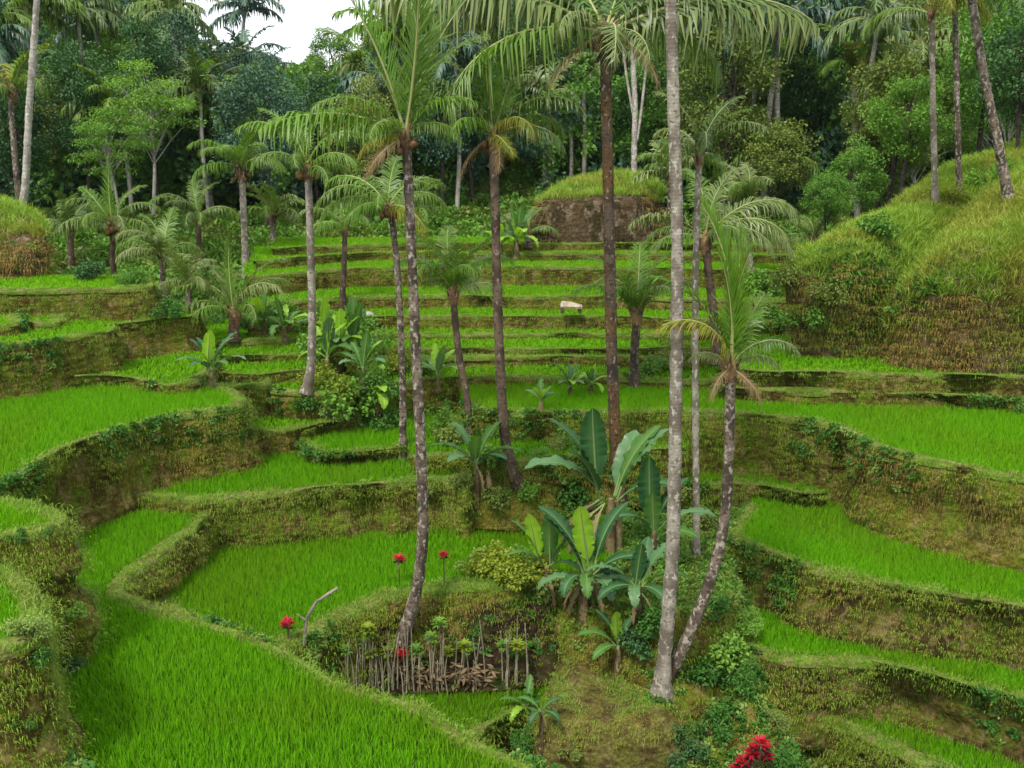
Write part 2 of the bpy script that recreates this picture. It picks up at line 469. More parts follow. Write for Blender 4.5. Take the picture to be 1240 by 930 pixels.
def blade_tuft(n, h, spread, width, lean, seed, hang=0.0, segs=3):
    """n blades from a small clump; hang>0 makes them arch outward along +x and fall"""
    r = np.random.default_rng(seed); g = Geo()
    for k in range(n):
        az = r.uniform(0, 6.283); bx, by = spread * r.normal(size=2) * .5
        hh = h * r.uniform(.65, 1.1); w = width * r.uniform(.7, 1.2)
        t = np.linspace(0, 1, segs + 1)
        ln = lean * r.uniform(.2, 1.3)
        if hang:
            az = r.normal() * .7
            out = hh * (.45 * np.sin(t * 1.9)) * r.uniform(.5, 1.2)
            z = hh * (.30 * np.sin(t * 2.2) - hang * t ** 1.8)
            c = np.stack((bx + out * math.cos(az), by + out * math.sin(az), z), 1)
            wd = np.array((-math.sin(az), math.cos(az), 0))
        else:
            c = np.stack((bx + math.cos(az) * ln * hh * t ** 1.8, by + math.sin(az) * ln * hh * t ** 1.8, hh * (t - .25 * ln * t ** 2.5)), 1)
            a2 = az + math.pi / 2 + r.normal() * .5
            wd = np.array((math.cos(a2), math.sin(a2), 0))
        ww = w * np.array((.8, 1.0, .75, .0)[:segs + 1]) if segs == 3 else w * np.array((1., .8, 0))
        L = c[:-1] - wd * ww[:-1, None] * .5; Rr = c[:-1] + wd * ww[:-1, None] * .5
        V = np.concatenate((L, Rr, c[-1:]))
        m = segs
        q = [(i, m + i, m + i + 1, i + 1) for i in range(m - 1)]
        tt = np.concatenate((t[:-1], t[:-1], t[-1:]))
        tn = r.random()
        g.add(V, q, 0, tn, tt ** 2 * .8)
        # closing tip triangle shares the last pair
        g.add(V[[m - 1, 2 * m - 1, 2 * m]], [(0, 1, 2)], 0, tn, tt[[m - 1, 2 * m - 1, 2 * m]] ** 2 * .8)
    return g

def leaf_clump(n, rad, ln, wd, seed, flat=.8, upb=.7):
    r = np.random.default_rng(seed); g = Geo()
    C = unit(n, r) * rad * (r.random(n) ** .4)[:, None]; C[:, 2] = np.abs(C[:, 2]) * flat
    D = C / rad + unit(n, r) * .7; N = unit(n, r) * .6 + np.array((0, -.1, upb))
    leaves(g, C, D, N, ln * r.uniform(.7, 1.3, n), wd * r.uniform(.7, 1.2, n), 0, r.random(n), .12, .1)
    return g

RICE = [proto('rice_tuft', blade_tuft(13, .22, .13, .0105, .38, 100 + k), ['rice']) for k in range(5)]
RICEF = [proto('rice_tuft_far', blade_tuft(14, .26, .26, .030, .35, 120 + k, segs=2), ['rice_far']) for k in range(4)]
TURF = [proto('turf_tuft', blade_tuft(18, .085, .15, .011, .9, 140 + k, segs=2), ['turf']) for k in range(4)]
HANG = [proto('hanging_tuft', blade_tuft(14, .19, .19, .012, .9, 160 + k, hang=.65), [m]) for k, m in enumerate(('bankgrass', 'bankgrass', 'mossgrass', 'mossgrass'))] + \
       [proto('dry_tuft', blade_tuft(12, .23, .19, .012, .9, 170 + k, hang=.8), ['drygrass']) for k in range(2)]
HILLG = [proto('hill_tuft', blade_tuft(16, .50, .30, .026, .8, 180 + k, segs=3), ['hillgrass']) for k in range(4)]
DRYG = [proto('hill_dry_tuft', blade_tuft(14, .55, .30, .026, .9, 190 + k, hang=.7), ['drygrass']) for k in range(3)]
WEED = [proto('weed_clump', leaf_clump(46, .20, .11, .07, 200 + k), ['weed']) for k in range(3)] + \
       [proto('pale_weed_clump', leaf_clump(40, .17, .10, .06, 210 + k), ['weed_pale']) for k in range(2)]
BUSH = [proto('bush_clump', leaf_clump(80, .42, .19, .10, 220 + k, 1.0), [m]) for k, m in enumerate(('leaf_mid', 'leaf_dark', 'leaf_light', 'leaf_olive'))]
SCRUB = [proto('scrub_clump', leaf_clump(70, .30, .12, .05, 260 + k, .9), [m]) for k, m in enumerate(('leaf_olive', 'drygrass', 'bankgrass', 'weed', 'frond_dead'))]
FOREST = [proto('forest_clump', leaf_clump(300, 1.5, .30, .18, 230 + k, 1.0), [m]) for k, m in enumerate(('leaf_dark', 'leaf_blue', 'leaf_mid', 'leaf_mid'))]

# ------------------------------------------------------------------ ground: one valley sheet rising into the forested hillside
def hill_rise(X, Y):
    """height of the valley sheet in metres, X Y in metres"""
    y = Y / S
    d = np.interp(y, (0, 16, 19, 23, 28, 33, 37, 42, 50), (10.0, 10.0, 8.6, 6.4, 5.2, 4.4, 3.3, 2.5, 1.2))
    far = np.clip(y - 50, 0, None)
    sx = X / np.maximum(Y, 1)                       # bearing
    gap = np.exp(-(np.abs(sx + .235) / .155) ** 6)        # the dip under the strip of sky
    rise = .46 * far * (1 - .97 * gap)
    return CAMZ - d * S + np.minimum(rise * S, 75) + np.where(y > 45, 1, 0) * 0

def grid(name, xs, ys, fz, mat):
    X, Y = np.meshgrid(xs, ys); Z = fz(X.ravel(), Y.ravel())
    V = np.stack((X.ravel(), Y.ravel(), Z), 1)
    n, m = len(ys), len(xs); i = np.arange(n * m).reshape(n, m)
    q = np.stack((i[:-1, :-1], i[:-1, 1:], i[1:, 1:], i[1:, :-1]), -1).reshape(-1, 4)
    g = Geo().add(V, q)
    return link(name, g.mesh(name, [mat]))

def ground_z(X, Y):
    z = hill_rise(X, Y)
    P = np.stack((X, Y), 1)
    a = np.interp(Y / S, (0, 20, 40, 80), (.12, .2, .5, 2.5))
    return z + a * fnoise(P, .25, 3, 3)

gr = grid('ground', np.concatenate((np.linspace(-1500, -160, 12), np.linspace(-150, 150, 121), np.linspace(160, 1500, 12))),
          np.concatenate((np.linspace(-60, 0, 7), np.linspace(2, 70, 80), np.linspace(72, 260, 60), np.linspace(300, 1800, 10))), ground_z, 'forest_floor')
tag(gr, 'dark valley ground rising into the forested hillside', 'ground', kind='structure')

# ------------------------------------------------------------------ terraces
TER = []
def terrace(key, d, lip, rear, label, rice=True, wall=None, batter=.14, bund=.21, mat='bank', ricelabel=None, amp=.15, cleft=.24, strata=0.10, dens=1.0, turf=1.0, shag=1.0):
    L = catmull(np.array([at_d(x, y, d)[:2] for x, y in lip]), 10)
    ymid = np.median(L[:, 1]) / S
    step = .10 if ymid < 16 else .14 if ymid < 20 else .22
    L = resample(L, step * S)
    Rr = np.array([at_d(x, y, d)[:2] for x, y in rear])
    Rr = resample(np.concatenate((L[-1:], Rr, L[:1])), .8)[1:-1]
    poly = np.concatenate((L, Rr))
    area = .5 * np.sum(poly[:, 0] * np.roll(poly[:, 1], -1) - np.roll(poly[:, 0], -1) * poly[:, 1])
    TER.append(dict(key=key, d=d, L=L, poly=poly, sgn=1 if area > 0 else -1, label=label, rice=rice, wall=wall, batter=batter,
                    bund=bund, mat=mat, rl=ricelabel, amp=amp, cleft=cleft, strata=strata, dens=dens, turf=turf, shag=shag, step=step, Y=ymid))

def lip_from_wall(x, yt, yb, d_base):
    return d_base * slope(yt) / slope(yb)

# --- left side, near to far
terrace('foreground', 6.5, [(188, 606), (238, 613), (254, 622), (243, 640), (207, 664), (166, 694), (151, 712), (163, 724), (203, 738), (248, 753), (300, 770), (345, 790), (385, 815), (422, 833), (470, 845), (512, 858), (545, 880), (590, 905), (650, 932), (720, 965), (780, 1020)],
        [(-300, 1100), (-400, 640), (60, 640), (100, 618), (140, 608)], 'foreground rice terrace with curving pale grass bund', ricelabel='bright green young rice filling the broad foreground paddy', wall=2.6, bund=.13)
terrace('front_corner', 6.3, [(-80, 880), (0, 892), (40, 902), (90, 930), (130, 970), (160, 1010)], [(-200, 1010), (-250, 880)], 'low grassy step in the bottom left corner', wall=.8, ricelabel='rice on the low step in the bottom left corner')
terrace('corner', 4.92, [(-60, 676), (0, 684), (28, 702), (50, 732), (55, 757), (40, 776), (5, 790), (-60, 802)],
        [(-250, 810), (-250, 680)], 'earth bank jutting out at the lower left corner', rice=True, ricelabel='rice on top of the bank at the lower left corner', wall=2.0, batter=.10, amp=.10, cleft=.26, shag=.95, bund=.24)
terrace('shoulder', 4.66, [(-60, 606), (20, 608), (62, 617), (84, 633), (68, 642), (36, 648), (0, 655), (-60, 668)],
        [(-250, 690), (-250, 600)], 'tall earth bank with weedy rim behind the lower left bank', rice=True, ricelabel='rice on top of the tall bank with the weedy rim', wall=2.3, batter=.14, amp=.10, cleft=.26, shag=.95, bund=.24)
terrace('left_main', 4.95, [(250, 466), (280, 473), (294, 484), (288, 494), (252, 499), (200, 507), (150, 520), (100, 537), (60, 555), (20, 578), (-20, 598), (-90, 625)],
        [(-350, 620), (-350, 440), (100, 440), (220, 450)], 'left rice terrace on a tall bare earth bank', ricelabel='rice in the left paddy above the tall bare bank', wall=1.6, batter=.10, amp=.15, cleft=.30, shag=.8)
terrace('middle', 6.24, [(170, 600), (195, 603), (235, 606), (285, 603), (345, 597), (420, 591), (480, 585), (530, 581), (553, 584), (561, 594), (566, 575)],
        [(640, 545), (640, 500), (300, 490), (250, 540)], 'middle rice terrace with a mossy curved bank', ricelabel='rice in the middle paddy behind the mossy curved bank', wall=1.3, amp=.08)
terrace('lower', 7.2, [(180, 730), (240, 770), (300, 788), (335, 789), (366, 778), (402, 757), (442, 738), (482, 723), (530, 715), (590, 711), (645, 707), (700, 702), (735, 690)],
        [(750, 640), (700, 600), (400, 590), (230, 610), (160, 680)], 'lower rice terrace above the pit of pale stems', ricelabel='rice in the lower paddy beside the spotted palm', wall=2.2, batter=.35, bund=.36)
terrace('pit', 8.6, [(300, 815), (400, 870), (520, 900), (590, 884), (632, 862), (668, 856), (690, 840)],
        [(700, 800), (640, 775), (330, 775)], 'small sunken paddy at the foot of the pale stems', ricelabel='rice in the small sunken paddy below the pale stems', wall=1.0)
terrace('step_low', 6.0, [(366, 538), (378, 548), (410, 551), (450, 548), (490, 543), (530, 538)],
        [(540, 500), (370, 500)], 'low curved rice terrace left of the slender palm', ricelabel='rice on the low step left of the slender palm', wall=.5, bund=.28)
terrace('step_high', 5.75, [(300, 523), (330, 525), (362, 520), (402, 512), (430, 506), (437, 499), (432, 490)],
        [(420, 475), (290, 475)], 'small crescent rice terrace below the earth block', ricelabel='rice on the small crescent step below the earth block', wall=.6, bund=.28)
terrace('block', 5.08, [(225, 466), (262, 470), (292, 470), (318, 467), (329, 460), (326, 448)],
        [(315, 435), (225, 435)], 'short earth block end with overhanging turf', rice=False, wall=1.0, amp=.1)
terrace('left_second', 4.76, [(90, 460), (125, 457), (160, 459), (190, 466), (218, 467), (242, 458), (258, 444), (262, 430)],
        [(250, 412), (90, 408)], 'second left rice terrace with the small banana plant at its end', ricelabel='rice in the second left paddy by the small banana plant', wall=.8)
terrace('left_third', 3.9, [(-120, 436), (0, 421), (40, 417), (80, 410), (112, 404), (136, 404), (141, 398)],
        [(130, 388), (-120, 388)], 'third left rice terrace on a shaggy grass bank', ricelabel='rice on the third left paddy above the shaggy bank', wall=1.5, amp=.12, cleft=.2)
terrace('left_fourth', 3.96, [(110, 396), (150, 394), (200, 388), (236, 385), (242, 379), (232, 372)],
        [(200, 366), (-120, 366), (-120, 396)], 'fourth left rice terrace with the notched grassy bank', ricelabel='rice on the fourth left paddy above the notched bank', wall=1.2, amp=.1, cleft=.18)
terrace('left_ledge', 3.72, [(-60, 399), (0, 397), (24, 394), (28, 387), (20, 382)], [(-60, 382)], 'small grassy ledge at the left edge', wall=.6, bund=.25, ricelabel='rice on the small ledge at the left edge')
terrace('left_ledge_back', 3.80, [(20, 391), (50, 392), (72, 391), (78, 385), (70, 380)], [(20, 380)], 'small grassy ledge beside the left edge ledge', wall=.5, bund=.25, ricelabel='rice on the small ledge next to the left edge ledge')
terrace('left_top', 3.21, [(-120, 349), (30, 352), (100, 351), (175, 349), (188, 345), (180, 338)], [(150, 333), (-120, 330)], 'topmost left rice terrace below the brown hillock', ricelabel='rice on the topmost left paddy below the brown hillock', wall=1.2, amp=.1)
# --- centre, climbing away
terrace('centre_ground', 7.25, [(560, 690), (620, 700), (700, 715), (780, 740), (850, 740), (890, 720)], [(900, 590), (560, 590)], 'weedy ground under the banana plants', rice=False, wall=2.6, batter=.5)
terrace('centre_step', 5.95, [(500, 556), (560, 552), (620, 560), (680, 556), (760, 548), (830, 545)], [(850, 500), (480, 500)], 'overgrown terrace step behind the leaning palm foot', wall=1.2, ricelabel='rice behind the leaning palm foot', dens=.7)
C_ = [  # key, d, lip, rear, label words
 ('hall', 5.36, [(560, 486), (575, 496), (620, 500), (700, 501), (780, 500), (850, 500), (900, 503), (960, 508), (1000, 514), (1030, 525), (1060, 541), (1100, 553), (1150, 563), (1240, 580), (1420, 605)], [(1420, 440), (560, 440)], 'long right terrace sweeping round on a high mossy bank', 1.9),
 ('c2', 5.17, [(330, 472), (380, 476), (430, 472), (500, 462), (580, 458), (680, 457), (780, 459), (850, 462), (880, 455)], [(880, 430), (320, 436)], 'central terrace just behind the tall banana plant', 1.4),
 ('c3', 4.97, [(262, 452), (310, 455), (370, 449), (440, 440), (520, 434), (620, 432), (720, 433), (800, 434), (880, 433)], [(880, 418), (255, 425)], 'central terrace two steps behind the tall banana plant', 1.0),
 ('c4', 4.86, [(235, 434), (290, 433), (340, 431), (400, 427), (500, 424), (620, 423), (760, 424), (900, 424)], [(900, 402), (235, 408)], 'central terrace with thin pale edge in mid valley', .5),
 ('c5', 4.76, [(220, 419), (300, 414), (360, 410), (450, 406), (560, 405), (680, 405), (800, 406), (930, 407)], [(930, 380), (220, 388)], 'central terrace below the small thatched hut', .5),
 ('c6', 4.47, [(300, 394), (360, 389), (440, 385), (540, 384), (640, 385), (740, 385), (840, 388), (950, 390)], [(950, 360), (300, 364)], 'central terrace under the tiny thatched hut', .9),
 ('c7', 4.15, [(300, 369), (370, 364), (450, 360), (540, 359), (640, 360), (740, 360), (850, 362), (960, 364)], [(960, 328), (300, 332)], 'upper central terrace carrying the thatched hut', .8),
 ('c8', 3.59, [(300, 337), (360, 331), (420, 326), (500, 325), (600, 324), (700, 324), (800, 326), (970, 330)], [(970, 306), (300, 310)], 'upper terrace with tall brown bank', .9),
 ('c9', 3.36, [(310, 318), (380, 312), (460, 307), (560, 306), (660, 307), (760, 307), (880, 309), (980, 312)], [(980, 296), (310, 298)], 'second highest central terrace', .6),
 ('c10', 3.15, [(330, 302), (420, 298), (520, 296), (620, 296), (720, 296), (860, 297), (990, 300)], [(990, 286), (330, 288)], 'highest central terrace below the dark forest', .6),
]
for key, d, lip, rear, lb, w in C_:
    terrace(key, d, lip, rear, lb, wall=w, ricelabel='rice on the ' + lb, amp=.10 if key == 'hall' else .07, cleft=.40 if key == 'hall' else .08, bund=.22 if key == 'hall' else .16, batter=.07 if key == 'hall' else .14, shag=.75)
# --- right side
terrace('right_top', 4.72, [(880, 444), (905, 451), (1000, 453), (1100, 455), (1240, 459), (1420, 464)], [(1420, 405), (880, 405)], 'right terrace at the foot of the brown grassy cliff', wall=.8, ricelabel='rice at the foot of the brown grassy cliff', bund=.25)
terrace('right_ledge', 5.10, [(870, 470), (905, 473), (1000, 475), (1100, 478), (1240, 486), (1420, 496)], [(1420, 445), (870, 440)], 'narrow straw coloured ledge under the cliff terrace', rice=False, wall=.7, bund=.3, turf=.5)
terrace('right_small', 6.7, [(812, 585), (845, 590), (890, 586), (940, 594), (975, 601), (1000, 600)], [(1010, 545), (812, 550)], 'small right terrace tucked under the high mossy bank', wall=1.1, ricelabel='rice in the small paddy under the high mossy bank', bund=.25)
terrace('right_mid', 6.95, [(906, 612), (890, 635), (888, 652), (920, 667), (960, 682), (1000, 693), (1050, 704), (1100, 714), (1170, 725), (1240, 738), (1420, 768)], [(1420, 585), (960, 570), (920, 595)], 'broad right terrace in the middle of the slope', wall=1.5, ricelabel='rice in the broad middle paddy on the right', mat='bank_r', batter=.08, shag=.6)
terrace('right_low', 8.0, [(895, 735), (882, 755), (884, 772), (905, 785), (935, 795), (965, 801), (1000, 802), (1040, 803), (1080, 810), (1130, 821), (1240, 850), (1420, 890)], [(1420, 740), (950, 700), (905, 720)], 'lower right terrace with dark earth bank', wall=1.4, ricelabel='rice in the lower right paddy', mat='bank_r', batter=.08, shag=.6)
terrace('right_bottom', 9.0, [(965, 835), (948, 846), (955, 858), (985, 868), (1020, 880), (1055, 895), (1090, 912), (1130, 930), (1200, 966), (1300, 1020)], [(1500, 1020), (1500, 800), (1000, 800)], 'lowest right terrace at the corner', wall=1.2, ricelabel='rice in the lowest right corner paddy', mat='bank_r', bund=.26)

def in_view(P, m=160):
    x, y = px_of(P)
    return (x > -m) & (x < 1240 + m) & (y < 930 + m) & (y > -400)

SRC_WALL = []     # (points, normals, terrace) kept for the weeds
for T in TER:
    d, L, poly, sg = T['d'], T['L'], T['poly'], T['sgn']
    zt = CAMZ - d * S
    n = len(L)
    tg = np.gradient(L, axis=0); tg /= np.linalg.norm(tg, axis=1)[:, None] + 1e-9
    k = 5
    ker = np.ones(2 * k + 1) / (2 * k + 1)
    tgp = np.pad(tg, ((k, k), (0, 0)), 'edge')
    tg = np.stack([np.convolve(tgp[:, c], ker, 'valid') for c in range(2)], 1); tg /= np.linalg.norm(tg, axis=1)[:, None] + 1e-9
    out = np.stack((tg[:, 1], -tg[:, 0]), 1) * sg
    h = T['wall'] * S
    rows = max(6, int(h / (T['step'] * S)) + 2)
    tv = np.linspace(0, 1, rows) ** .9
    arc = np.concatenate(([0], np.cumsum(np.linalg.norm(np.diff(L, axis=0), axis=1))))
    LL, TT = np.meshgrid(np.arange(n), tv, indexing='ij')
    P = np.zeros((n, rows, 3))
    base = L[:, None] + out[:, None] * (T['batter'] * h * tv)[None, :, None]
    Q = np.stack((np.repeat(L[:, 0], rows), np.repeat(L[:, 1], rows), np.tile(zt - tv * h, n)), 1)
    seed = abs(hash(T['key'])) % 1000 if False else sum(map(ord, T['key']))
    nz = fnoise(Q, 1.6, seed, 4).reshape(n, rows)
    cl = fnoise(np.stack((arc, arc * 0), 1), 1.5, seed + 1, 3)
    cl = -np.clip(cl - .25, 0, 1) * 2.2
    cl = np.repeat(cl[:, None], rows, 1) * np.sin(np.clip(tv * 1.15, 0, 1) * 3.14) ** .7
    stz = fnoise(np.stack((Q[:, 2], Q[:, 0] * .12, Q[:, 1] * .12), 1), 6.0, seed + 2, 2).reshape(n, rows)
    nz = nz + .35 * fnoise(Q, 5.5, seed + 21, 2).reshape(n, rows)
    env = np.clip(tv * 4, 0, 1)[None, :]
    lipbul = .03 * np.exp(-((tv - .10) / .09) ** 2)[None, :]
    disp = (nz * T['amp'] * env + cl * T['cleft'] + stz * T['strata'] * env) * S + lipbul * S * .6
    P[..., :2] = base + out[:, None] * disp[..., None]
    P[..., 2] = zt - tv[None, :] * h + .02 * nz * (tv > 0)
    g = Geo()
    idx = np.arange(n * rows).reshape(n, rows)
    q = np.stack((idx[:-1, :-1], idx[:-1, 1:], idx[1:, 1:], idx[1:, :-1]), -1).reshape(-1, 4)
    g.add(P.reshape(-1, 3), q, 0)
    # rear skirt, plain, buried in the higher ground
    rp = np.concatenate((L[-1:], poly[n:], L[:1])); m = len(rp)
    V = np.concatenate((np.c_[rp, np.full(m, zt - .05)], np.c_[rp, np.full(m, zt - h)]))
    g.add(V, [(i, i + 1, m + i + 1, m + i) for i in range(m - 1)], 0)
    # paddy floor
    from mathutils.geometry import tessellate_polygon
    pv = [Vector((p[0], p[1], 0)) for p in poly]
    tris = tessellate_polygon([pv])
    g.add(np.c_[poly, np.full(len(poly), zt - .07)], np.array(tris), 1)
    # the bund: a low rounded rim along the lip
    bw = T['bund'] * S
    lx, ly = px_of(np.c_[L, np.full(n, zt)])
    wide = (lx > 120) & (lx < 275) & (ly > 612) & (ly < 742) if T['key'] == 'foreground' else np.zeros(n, bool)
    bwa = bw * np.where(wide, 2.3, 1.0)
    bwa = np.convolve(np.pad(bwa, (9, 9), 'edge'), np.ones(19) / 19, 'valid')
    prof = ((-.04, -.10), (-.02, .01), (.12, .05), (.35, .075), (.65, .06), (.88, .015), (1.0, -.075))
    wob = 1 + .30 * fnoise(np.stack((arc, arc * 0), 1), 1.1, seed + 5, 2)
    B = np.zeros((n, len(prof), 3))
    hz = .03 * fnoise(np.stack((arc, arc * 0), 1), 2.0, seed + 6, 2)
    for j, (o_, z_) in enumerate(prof):
        B[:, j, :2] = L - out * (o_ * bwa * (wob if j > 1 else np.ones(n)))[:, None] + out * (disp[:, 1] * (j < 2))[:, None]
        B[:, j, 2] = zt + z_ + (hz if 0 < j < 6 else 0)
    idx = np.arange(n * len(prof)).reshape(n, len(prof))
    q = np.stack((idx[:-1, :-1], idx[:-1, 1:], idx[1:, 1:], idx[1:, :-1]), -1).reshape(-1, 4)
    g.add(B.reshape(-1, 3), q, 2)
    me = g.mesh('rice_terrace', [T['mat'], 'mud', 'turfsoil'])
    o = link('rice_terrace', me)
    tag(o, T['label'], 'rice terrace', kind='structure')
    T['P'] = P; T['out'] = out; T['arc'] = arc; T['zt'] = zt; T['B'] = B

    higher = [U for U in TER if U['d'] < d - .001]
    def free(pts, pad=True):
        ok = np.ones(len(pts), bool)
        for U in higher:
            ok &= ~inside(pts, U['poly'])
        return ok
    # ---- rice
    if T['rice']:
        lo, hi = poly.min(0), poly.max(0)
        near = T['Y'] < 19.5
        sp = (.088 if T['Y'] < 16 else .11 if near else .19) * (1 / T['dens'] ** .5)
        nx_, ny_ = int((hi[0] - lo[0]) / sp) + 1, int((hi[1] - lo[1]) / sp) + 1
        gx, gy = np.meshgrid(np.arange(nx_), np.arange(ny_))
        pts = np.stack((gx.ravel(), gy.ravel()), 1) * sp + lo + rng.uniform(-.42, .42, (nx_ * ny_, 2)) * sp
        z = np.full(len(pts), zt - .07)
        ok = in_view(np.c_[pts, z], 120)
        pts = pts[ok]
        pts = pts[inside(pts, poly)]
        pts = pts[free(pts)]
        dl = dist_to(pts, L[::2])
        ok = dl > bw * .80 + rng.uniform(-.05, .06, len(pts))
        if wide.sum() > 3: ok &= dist_to(pts, L[wide][::2]) > bw * 2.1
        pts = pts[ok]
        nn = len(pts)
        hv = 1 + .14 * fnoise(pts, .9, 31, 2) + rng.normal(size=nn) * .08
        scl = np.stack((np.ones(nn), np.ones(nn), hv * (1.0 if near else .55)), 1)
        rot = np.zeros((nn, 3)); rot[:, 2] = rng.uniform(0, 6.28, nn); rot[:, :2] = rng.normal(size=(nn, 2)) * .07
        scatter('rice', 'rice' if near else 'rice_far', RICE if near else RICEF, np.c_[pts, np.full(nn, zt - .08)], rot, scl, rng.integers(0, 4, nn), T['rl'], 'rice')
    # ---- turf on the rim
    dens_t = (110 if T['Y'] < 16 else 70 if T['Y'] < 20 else 26) * T['turf']
    cnt = int(arc[-1] * bw * dens_t)
    i = rng.integers(0, n - 1, cnt); f = rng.random(cnt); s_ = rng.uniform(-.06, 1.0, cnt)
    lp = L[i] * (1 - f)[:, None] + L[i + 1] * f[:, None] - out[i] * (s_ * bwa[i])[:, None]
    ok = in_view(np.c_[lp, np.full(cnt, zt)], 100) & free(lp)
    lp, s_ = lp[ok], s_[ok]; nn = len(lp)
    zz = zt + np.interp(s_, [p[0] for p in prof[1:]], [p[1] for p in prof[1:]]) - .015
    rot = np.zeros((nn, 3)); rot[:, 2] = rng.uniform(0, 6.28, nn); rot[:, :2] = rng.normal(size=(nn, 2)) * .15
    scatter('rim_grass', 'turf', TURF, np.c_[lp, zz], rot, rng.uniform(.7, 1.25, nn) * (1 if T['Y'] < 20 else 1.1), rng.integers(0, 4, nn), 'short pale grass on the rim of the ' + T['label'], 'grass')
    if not T['rice']:
        lo, hi = poly.min(0), poly.max(0)
        cnt = int(np.prod(hi - lo) * (60 if T['Y'] < 16 else 30))
        pts = rng.uniform(lo, hi, (cnt, 2)); pts = pts[in_view(np.c_[pts, np.full(cnt, zt)], 60)]
        pts = pts[inside(pts, poly)]; pts = pts[free(pts)]; pts = pts[dist_to(pts, L[::2]) > bw * .8]; m_ = len(pts)
        rot = np.zeros((m_, 3)); rot[:, 2] = rng.uniform(0, 6.28, m_)
        scatter('top_grass', 'turf', TURF, np.c_[pts, np.full(m_, zt - .07)], rot, rng.uniform(.6, 1.05, m_), rng.integers(0, 4, m_), 'green grass on top of the ' + T['label'], 'grass')
    # ---- hanging grass down the bank
    cnt = int(arc[-1] * min(h, 1.7 * S) * (105 if T['Y'] < 16 else 80 if T['Y'] < 20 else 32) * T['shag'])
    i = rng.integers(0, n, cnt); tt = np.clip(rng.beta(.9, 1.4, cnt), 0, 1)
    j = np.minimum((tt * (rows - 1)).astype(int), rows - 1)
    fj = rng.random((cnt, 1)); fi = rng.random((cnt, 1)); i2 = np.minimum(i + 1, n - 1); j2 = np.minimum(j + 1, rows - 1)
    pw = (P[i, j] * (1 - fj) + P[i, j2] * fj) * (1 - fi) + (P[i2, j] * (1 - fj) + P[i2, j2] * fj) * fi
    # bare patches stay bare
    bare = fnoise(pw, .9, seed + 9, 3)
    keep = (bare < np.interp(j / rows, (0, .25, 1), (2, .45, .12))) & in_view(pw, 100)
    i, j, pw = i[keep], j[keep], pw[keep]
    ok = free(pw[:, :2]); i, j, pw = i[ok], j[ok], pw[ok]; nn = len(pw)
    rot = np.zeros((nn, 3)); rot[:, 2] = np.arctan2(out[i, 1], out[i, 0]) + rng.normal(size=nn) * .5; rot[:, 1] = rng.normal(size=nn) * .2
    sz = rng.uniform(.55, 1.15, nn) * np.interp(T['Y'], (12, 22, 30), (.95, 1, 1.0)) * min(1, .55 + h / 2.6)
    pk = fnoise(pw, .8, seed + 14, 3) * 1.3 + rng.normal(size=nn) * .35 - np.interp(j / rows, (0, .2, 1), (.45, .0, -.1))
    ix = np.where(pk < .22, rng.integers(2, 4, nn), np.where(pk < .72, rng.integers(0, 2, nn), rng.integers(4, 6, nn)))
    scatter('bank_grass', 'hang', HANG, pw, rot, sz, ix, 'shaggy grass hanging down the bank of the ' + T['label'], 'grass')
    # ---- leafy weeds in patches under the rim
    if T['Y'] < 22:
        cnt = int(arc[-1] * 26)
        i = rng.integers(0, n, cnt); j = np.minimum((rng.random(cnt) ** 1.5 * (.55 if T['key'] in ('middle', 'right_mid', 'right_low', 'right_bottom') else .36) * rows).astype(int) , rows - 1)
        pw = P[i, j] + np.c_[out[i] * .03, np.zeros(cnt)]
        keep = (fnoise(np.stack((arc[i], arc[i] * 0), 1), .9, seed + 12, 3) > (-.25 if T['key'] in ('middle', 'right_mid', 'right_low', 'right_bottom') else .9 if T['key'] == 'corner' else .22)) & in_view(pw, 100)
        i, j, pw = i[keep], j[keep], pw[keep]
        ok = free(pw[:, :2]); i, j, pw = i[ok], j[ok], pw[ok]; nn = len(pw)
        rot = np.zeros((nn, 3)); rot[:, 2] = rng.uniform(0, 6.28, nn); rot[:, :2] = rng.normal(size=(nn, 2)) * .4
        ix = np.where(rng.random(nn) < .8, rng.integers(0, 3, nn), rng.integers(3, 5, nn))
        scatter('weeds', 'weed', WEED, pw, rot, rng.uniform(.45, .95, nn), ix, 'leafy weeds under the rim of the ' + T['label'], 'weeds')

# ------------------------------------------------------------------ lofted banks, mounds and hills
def loft(name, rows, mat, label, cat, per=8, amp=.12, freq=1.3, seed=1, kind='structure'):
    """rows: lists of (x, y, Y) photo pixels with their distance; skinned into one sheet"""
    G = np.array([[at_Y(*p) for p in r] for r in rows])
    G = np.stack([catmull(G[:, j], per) for j in range(G.shape[1])], 1)
    G = np.stack([catmull(G[i], per) for i in range(G.shape[0])], 0)
    n, m, _ = G.shape
    du = np.gradient(G, axis=0); dv = np.gradient(G, axis=1)
    N = np.cross(dv, du); N /= np.linalg.norm(N, axis=2)[..., None] + 1e-9
    if N[..., 2].mean() < 0: N = -N
    G = G + N * (amp * fnoise(G.reshape(-1, 3), freq, seed, 4)).reshape(n, m, 1)
    i = np.arange(n * m).reshape(n, m)
    q = np.stack((i[:-1, :-1], i[:-1, 1:], i[1:, 1:], i[1:, :-1]), -1).reshape(-1, 4)
    g = Geo().add(G.reshape(-1, 3), q)
    o = link(name, g.mesh(name, [mat]))
    tag(o, label, cat, kind=kind)
    return G, N

